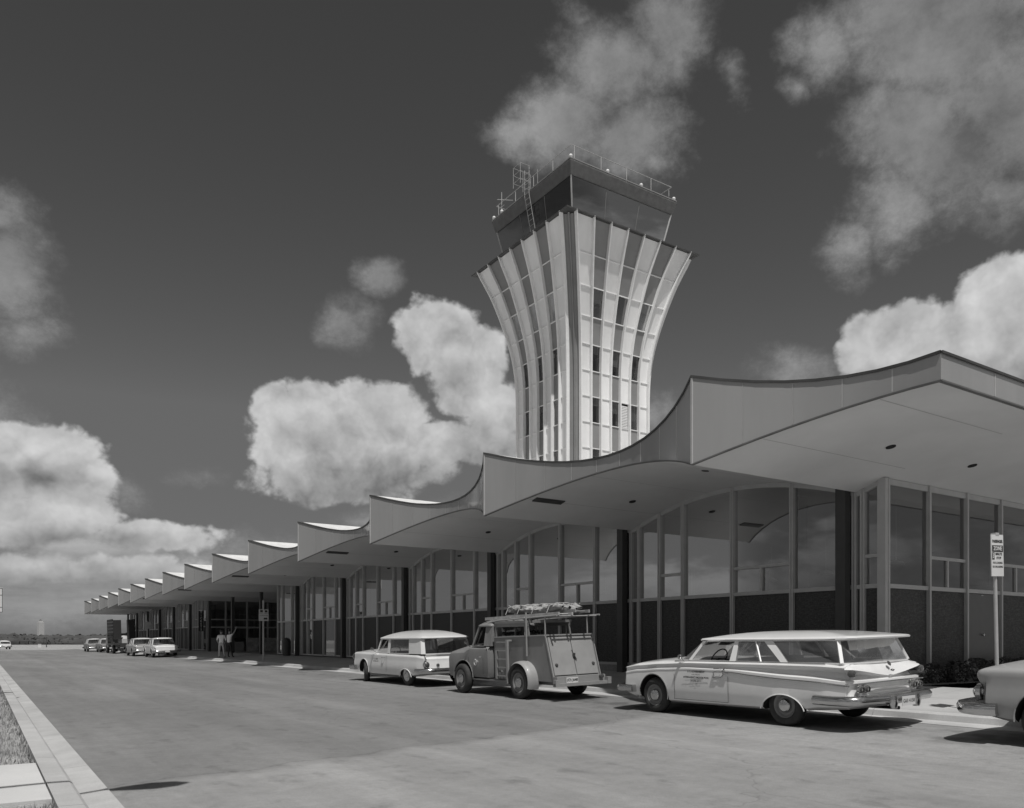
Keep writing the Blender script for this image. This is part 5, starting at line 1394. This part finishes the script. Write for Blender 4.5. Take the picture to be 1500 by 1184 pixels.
def shrubs():
    rnd = random.Random(11)
    spots = [(16.9,9.35,.42),(17.5,9.3,.36),(18.0,9.4,.46),(18.6,9.3,.5),(19.3,9.4,.45),(20.1,9.35,.5),(21.0,9.4,.5),(22.2,9.4,.5)]
    for i, (x, y, h) in enumerate(spots):
        s = empty('shrub', (x,y,FZ-.02), ['small dark leafy shrub at the foot of the end wall','low leafy shrub second from the terminal corner','bushy shrub below the second dark panel of the end wall','rounded shrub beside the grey door','tall leafy shrub in front of the grey door','leafy shrub just right of the grey door','leafy shrub behind the grey sedan hood','leafy shrub farthest along the end wall'][i], 'shrub', 'shrubs along the end wall')
        m = MB()
        for k in range(int(650)):
            a = rnd.random()*6.28; r = h*.75*rnd.random()**.5; z = h*rnd.random()
            r *= math.sqrt(max(.05,1-(z/h-.45)**2*2.6)); c = Vector((r*math.cos(a), r*math.sin(a)*.8, z+.03))
            if mnoise.noise(c*5+Vector((i*3,0,0))) < -.12: continue
            d1 = Vector((rnd.gauss(0,1),rnd.gauss(0,1),rnd.gauss(0,.6))).normalized(); d2 = d1.cross(Vector((rnd.gauss(0,1),rnd.gauss(0,1),1))).normalized(); l = rnd.uniform(.025,.05)
            m.add([c-d1*l,c+d2*l*.5,c+d1*l,c-d2*l*.5],[(0,1,2,3)])
        m.build('foliage', M['leaf'], s, normals=False)
        t = MB()
        for k in range(6): a = rnd.random()*6.28; t.tube([(0,0,-.02),(h*.25*math.cos(a),h*.25*math.sin(a),h*.4),(h*.45*math.cos(a),h*.4*math.sin(a),h*.8)], .008, 5)
        t.build('stem', M['bark'], s)
    m = MB(); m.grid([[(x, y, FZ+.004+.02*mnoise.noise(Vector((x*3,y*3,0)))) for x in [15.95+.25*i for i in range(90)]] for y in (9.05,9.25,9.5,9.8)]); tag(m.build('planting_bed', M['field']), kind='structure')
shrubs()
def far_things():
    rnd = random.Random(21)
    m = MB()
    # a far-off belt of scrub oak
    for i in range(800):
        px = rnd.uniform(-160, 300); d = rnd.uniform(330, 470); r_ = (px-750)/1180*d
        x = ST*d+CT*r_; y = CT*d-ST*r_; g = terr(5,y)-.1
        top = g + 5.0*(d/330)*(.75+.35*mnoise.noise(Vector((px*.02,0,3)))+.2*mnoise.noise(Vector((px*.09,0,8)))) - (0 if d > 400 else 1.6)
        n = 14
        cx, cy, cz, rr = x, y, lerp(g, top, rnd.uniform(.15,.85)), rnd.uniform(1.0,2.4)
        cz = min(cz, top-rr*.6)
        bl = []
        for p_ in range(6):
            ph = math.pi*p_/5; bl.append([(cx+rr*1.5*math.sin(ph)*math.cos(t_)*(1+.25*math.sin(3*t_+i)), cy+rr*math.sin(ph)*math.sin(t_), cz-.3+rr*.95*math.cos(ph)*(1+.2*math.sin(2*t_+i))) for t_ in [2*math.pi*j_/8 for j_ in range(8)]])
        m.grid(bl, closed=True)
        for k in range(n):
            v = Vector((rnd.gauss(0,1),rnd.gauss(0,1),rnd.gauss(0,.8))).normalized()*rr*rnd.uniform(.6,1)+Vector((cx,cy,cz))
            a = Vector((rnd.gauss(0,1),rnd.gauss(0,1),rnd.gauss(0,1))).normalized(); b = a.cross(Vector((rnd.gauss(0,1),rnd.gauss(0,1),rnd.gauss(0,1)))).normalized(); l = rnd.uniform(.4,.8)
            m.add([v-a*l,v+b*l,v+a*l,v-b*l],[(0,1,2,3)])
    tag(m.build('far_woods', M['woods'], normals=False), 'low dark belt of scrub woodland along the horizon', 'woods', kind='stuff')
    hb = MB(); 
    for d, h0 in ((372,2.2),):
        P0 = []; 
        for i in range(180):
            px = -220+i*4; r_ = (px-750)/1180*d; x = ST*d+CT*r_; y = CT*d-ST*r_
            P0.append([(x,y,-1.5),(x+.3,y+.5,1.2+.5*mnoise.noise(Vector((i*.9,4,0)))),(x+1,y+2,3.2+.5*mnoise.noise(Vector((i*.5,0,0)))+.35*mnoise.noise(Vector((i*1.9,0,0)))),(x+60,y+100,3.6),(x+120,y+200,-3)])
        hb.grid(P0)
    tag(hb.build('hill', M['woods']), kind='structure')
    d = 2600.; px = 59.5; r_ = (px-750)/1180*d; x = ST*d+CT*r_; y = CT*d-ST*r_
    t = empty('distant_building', (x,y,0), 'pale tower block with a small crown standing above the far woods', 'tower block', rot=(0,0,R(20)))
    wl = MB(); wl.box(-7.5,7.5,-7.5,7.5,-2,60); wl.box(-5,5,-5,5,60,64)
    b = MB(); b.add([(-4,-4,64),(4,-4,64),(4,4,64),(-4,4,64),(0,0,70)],[(0,1,4),(1,2,4),(2,3,4),(3,0,4),(3,2,1,0)]); b.build('roof', M['towerd'], t)
    w = wl
    for k in range(16):
        z = 6+3.3*k
        for i in range(4): w.box(-6+3.4*i,-4.4+3.4*i,-7.58,-7.5,z,z+1.8,1); w.box(-7.58,-7.5,-6+3.4*i,-4.4+3.4*i,z,z+1.8,1)
    w.build('wall', [M['limestone'], M['towerg']], t)
    # post and white box by the far road
    d = 170.; px = 58.; r_ = (px-750)/1180*d; x = ST*d+CT*r_; y = CT*d-ST*r_
    s = empty('utility_box', (x,y,terr(5,y)), 'small white roadside box out on the far field', 'utility box')
    b = MB(); b.box(-.3,.3,-.25,.25,0,.75); b.box(-.34,.34,-.29,.29,.75,.8); b.build('cabinet', M['signw'], s)
    d = 172.; px = 68.; r_ = (px-750)/1180*d; x = ST*d+CT*r_; y = CT*d-ST*r_
    s = empty('pole', (x,y,terr(5,y)), 'thin dark post standing in the far field', 'post')
    b = MB(); b.tube([(0,0,-.05),(0,0,2.3)], .09, 8, rads=[.1,.07]); b.box(-.3,.3,-.06,.06,2.0,2.1); b.build('shaft', M['bark'], s)
far_things()

# ------------------------------------------------------------------ people
def person(x, y, z, rot, pose, label, trousers):
    """continuous figure grown with the skin modifier"""
    V = {}; E = []
    def v(n, p, r): V[n] = (p, r)
    v('pel',(0,0,.95),.135); v('wai',(0,.0,1.08),.125); v('che',(0,.01,1.30),.155); v('nk0',(0,.0,1.46),.075); v('nk',(0,.01,1.53),.055); v('hd0',(0,.02,1.60),.075); v('hd1',(0,.02,1.70),.09); v('hd2',(0,.01,1.78),.06)
    E += [('pel','wai'),('wai','che'),('che','nk0'),('nk0','nk'),('nk','hd0'),('hd0','hd1'),('hd1','hd2')]
    for s, n in ((-1,'l'),(1,'r')):
        kn, an, to = pose['leg_'+n]
        v('hip'+n,(s*.10,0,.88),.095); v('kn'+n,kn,.062); v('an'+n,an,.042); v('to'+n,to,.038)
        E += [('pel','hip'+n),('hip'+n,'kn'+n),('kn'+n,'an'+n),('an'+n,'to'+n)]
        el, wr, hn = pose['arm_'+n]
        v('sh'+n,(s*.19,0,1.41),.065); v('el'+n,el,.042); v('wr'+n,wr,.028); v('pa'+n,hn,.030)
        E += [('che','sh'+n),('sh'+n,'el'+n),('el'+n,'wr'+n),('wr'+n,'pa'+n)]
        d = (Vector(hn)-Vector(wr)).normalized(); sd = d.cross(Vector((0,1,0))).normalized() if abs(d.y) < .9 else Vector((1,0,0))
        for k in range(4):
            o = sd*(.027*(k-1.5)); p1 = Vector(hn)+d*.03+o; p2 = p1+d*(.035+.006*(1.5-abs(k-1.5))); p3 = p2+d*.025+Vector((0,.012,0))
            v(f'f{n}{k}a',tuple(p1),.010); v(f'f{n}{k}b',tuple(p2),.009); v(f'f{n}{k}c',tuple(p3),.008)
            E += [('pa'+n,f'f{n}{k}a'),(f'f{n}{k}a',f'f{n}{k}b'),(f'f{n}{k}b',f'f{n}{k}c')]
        p1 = Vector(hn)-d*.01+sd*.045; v('t'+n,tuple(p1),.011); v('u'+n,tuple(p1+d*.03+sd*.012),.009); E += [('pa'+n,'t'+n),('t'+n,'u'+n)]
    names = list(V); me = bpy.data.meshes.new('body'); me.from_pydata([V[n][0] for n in names], [(names.index(a),names.index(b)) for a,b in E], [])
    o = bpy.data.objects.new('tmp', me); COL.objects.link(o)
    sk = o.modifiers.new('s','SKIN'); sk.use_smooth_shade = True
    for i, n in enumerate(names): me.skin_vertices[0].data[i].radius = (V[n][1],)*2
    me.skin_vertices[0].data[0].use_root = True
    sb = o.modifiers.new('u','SUBSURF'); sb.levels = 1
    dg = bpy.context.evaluated_depsgraph_get(); dg.update(); bm_ = bpy.data.meshes.new_from_object(o.evaluated_get(dg)); bpy.data.objects.remove(o)
    bm_.materials.clear()
    for m_ in (M['skin'], M['shirt'], trousers, M['black']): bm_.materials.append(m_)
    arms = [Vector(V[k][0]) for k in ('wrl','wrr','pal','par')]
    for p in bm_.polygons:
        c = p.center; mi = 1 if .99 < c.z < 1.50 else (2 if c.z <= .99 and c.z > .09 else (3 if c.z <= .09 else 0))
        if abs(c.x) > .2 and c.z > .6:
            for n in 'lr':
                e, w_ = Vector(V['el'+n][0]), Vector(V['pa'+n][0])
                if (c-w_).length < (e-w_).length*1.02 : mi = 0
            if mi == 2 : mi = 1 if (c.z > .99) else 0
            if mi == 0 and pose['sleeve'] and min((c-a).length for a in arms) > .12: mi = 1
        p.material_index = mi; p.use_smooth = True
    P = empty('person', (x,y,z), label, 'person', 'people on the sidewalk', rot=(0,0,rot))
    b = bpy.data.objects.new('body', bm_); COL.objects.link(b); b.parent = P
    h = MB(); rows = []
    for i in range(7):
        a = math.pi/2*i/6; rows.append([(.094*math.cos(a)*math.cos(t), .015-.012+.105*math.cos(a)*math.sin(t), 1.715+.105*math.sin(a)-(.05 if math.sin(t) < .2 and i == 0 else 0)) for t in [2*math.pi*k/16 for k in range(16)]])
    h.grid(rows, closed=True); h.build('hair', M['hair'], P)
    f = MB()  # ears, nose
    f.lathe([(0,-.012),(.02,0),(0,.012)], (.092,.02,1.66), 'x', 8); f.lathe([(0,-.012),(.02,0),(0,.012)], (-.092,.02,1.66), 'x', 8); f.bar((0,.105,1.68),(0,.125,1.645),.018); f.build('face', M['skin'], P)
    e = MB(); e.lathe([(0,.012),(.012,.0)], (.032,.098,1.69), 'y', 8); e.lathe([(0,.012),(.012,.0)], (-.032,.098,1.69), 'y', 8); e.box(-.025,.025,.092,.104,1.612,1.618); e.build('eyes_and_mouth', M['ink'], P)
stand = dict(leg_l=((-.12,.03,.48),(-.13,0,.09),(-.14,.13,.045)), leg_r=((.14,.06,.48),(.20,.0,.09),(.23,.12,.045)), arm_l=((-.26,-.02,1.13),(-.22,.14,.98),(-.17,.20,.96)), arm_r=((.27,-.02,1.13),(.23,.13,.98),(.18,.19,.96)), sleeve=False)
point = dict(leg_l=((-.10,.03,.48),(-.10,-.02,.09),(-.10,.11,.045)), leg_r=((.10,.10,.48),(.15,.12,.09),(.17,.25,.045)), arm_l=((-.25,.02,1.14),(-.23,.12,.93),(-.22,.15,.86)), arm_r=((.30,.14,1.60),(.32,.26,1.83),(.32,.29,1.91)), sleeve=False)
person(12.95,53.3,.26,R(-20), stand, 'person in a white shirt and light trousers seen from behind', M['trousers'])
person(13.35,52.9,.28,R(-70), point, 'person in a white shirt and dark trousers raising one arm', M['trousersd'])

# ------------------------------------------------------------------ output
S.view_settings.view_transform = 'Standard'; S.view_settings.look = 'None'; S.view_settings.exposure = 0; S.view_settings.gamma = 1; S.view_settings.use_curve_mapping = False
S.render.engine = 'CYCLES'; S.cycles.use_denoising = True
S.cycles.max_bounces = 8; S.cycles.transparent_max_bounces = 16; S.cycles.glossy_bounces = 4
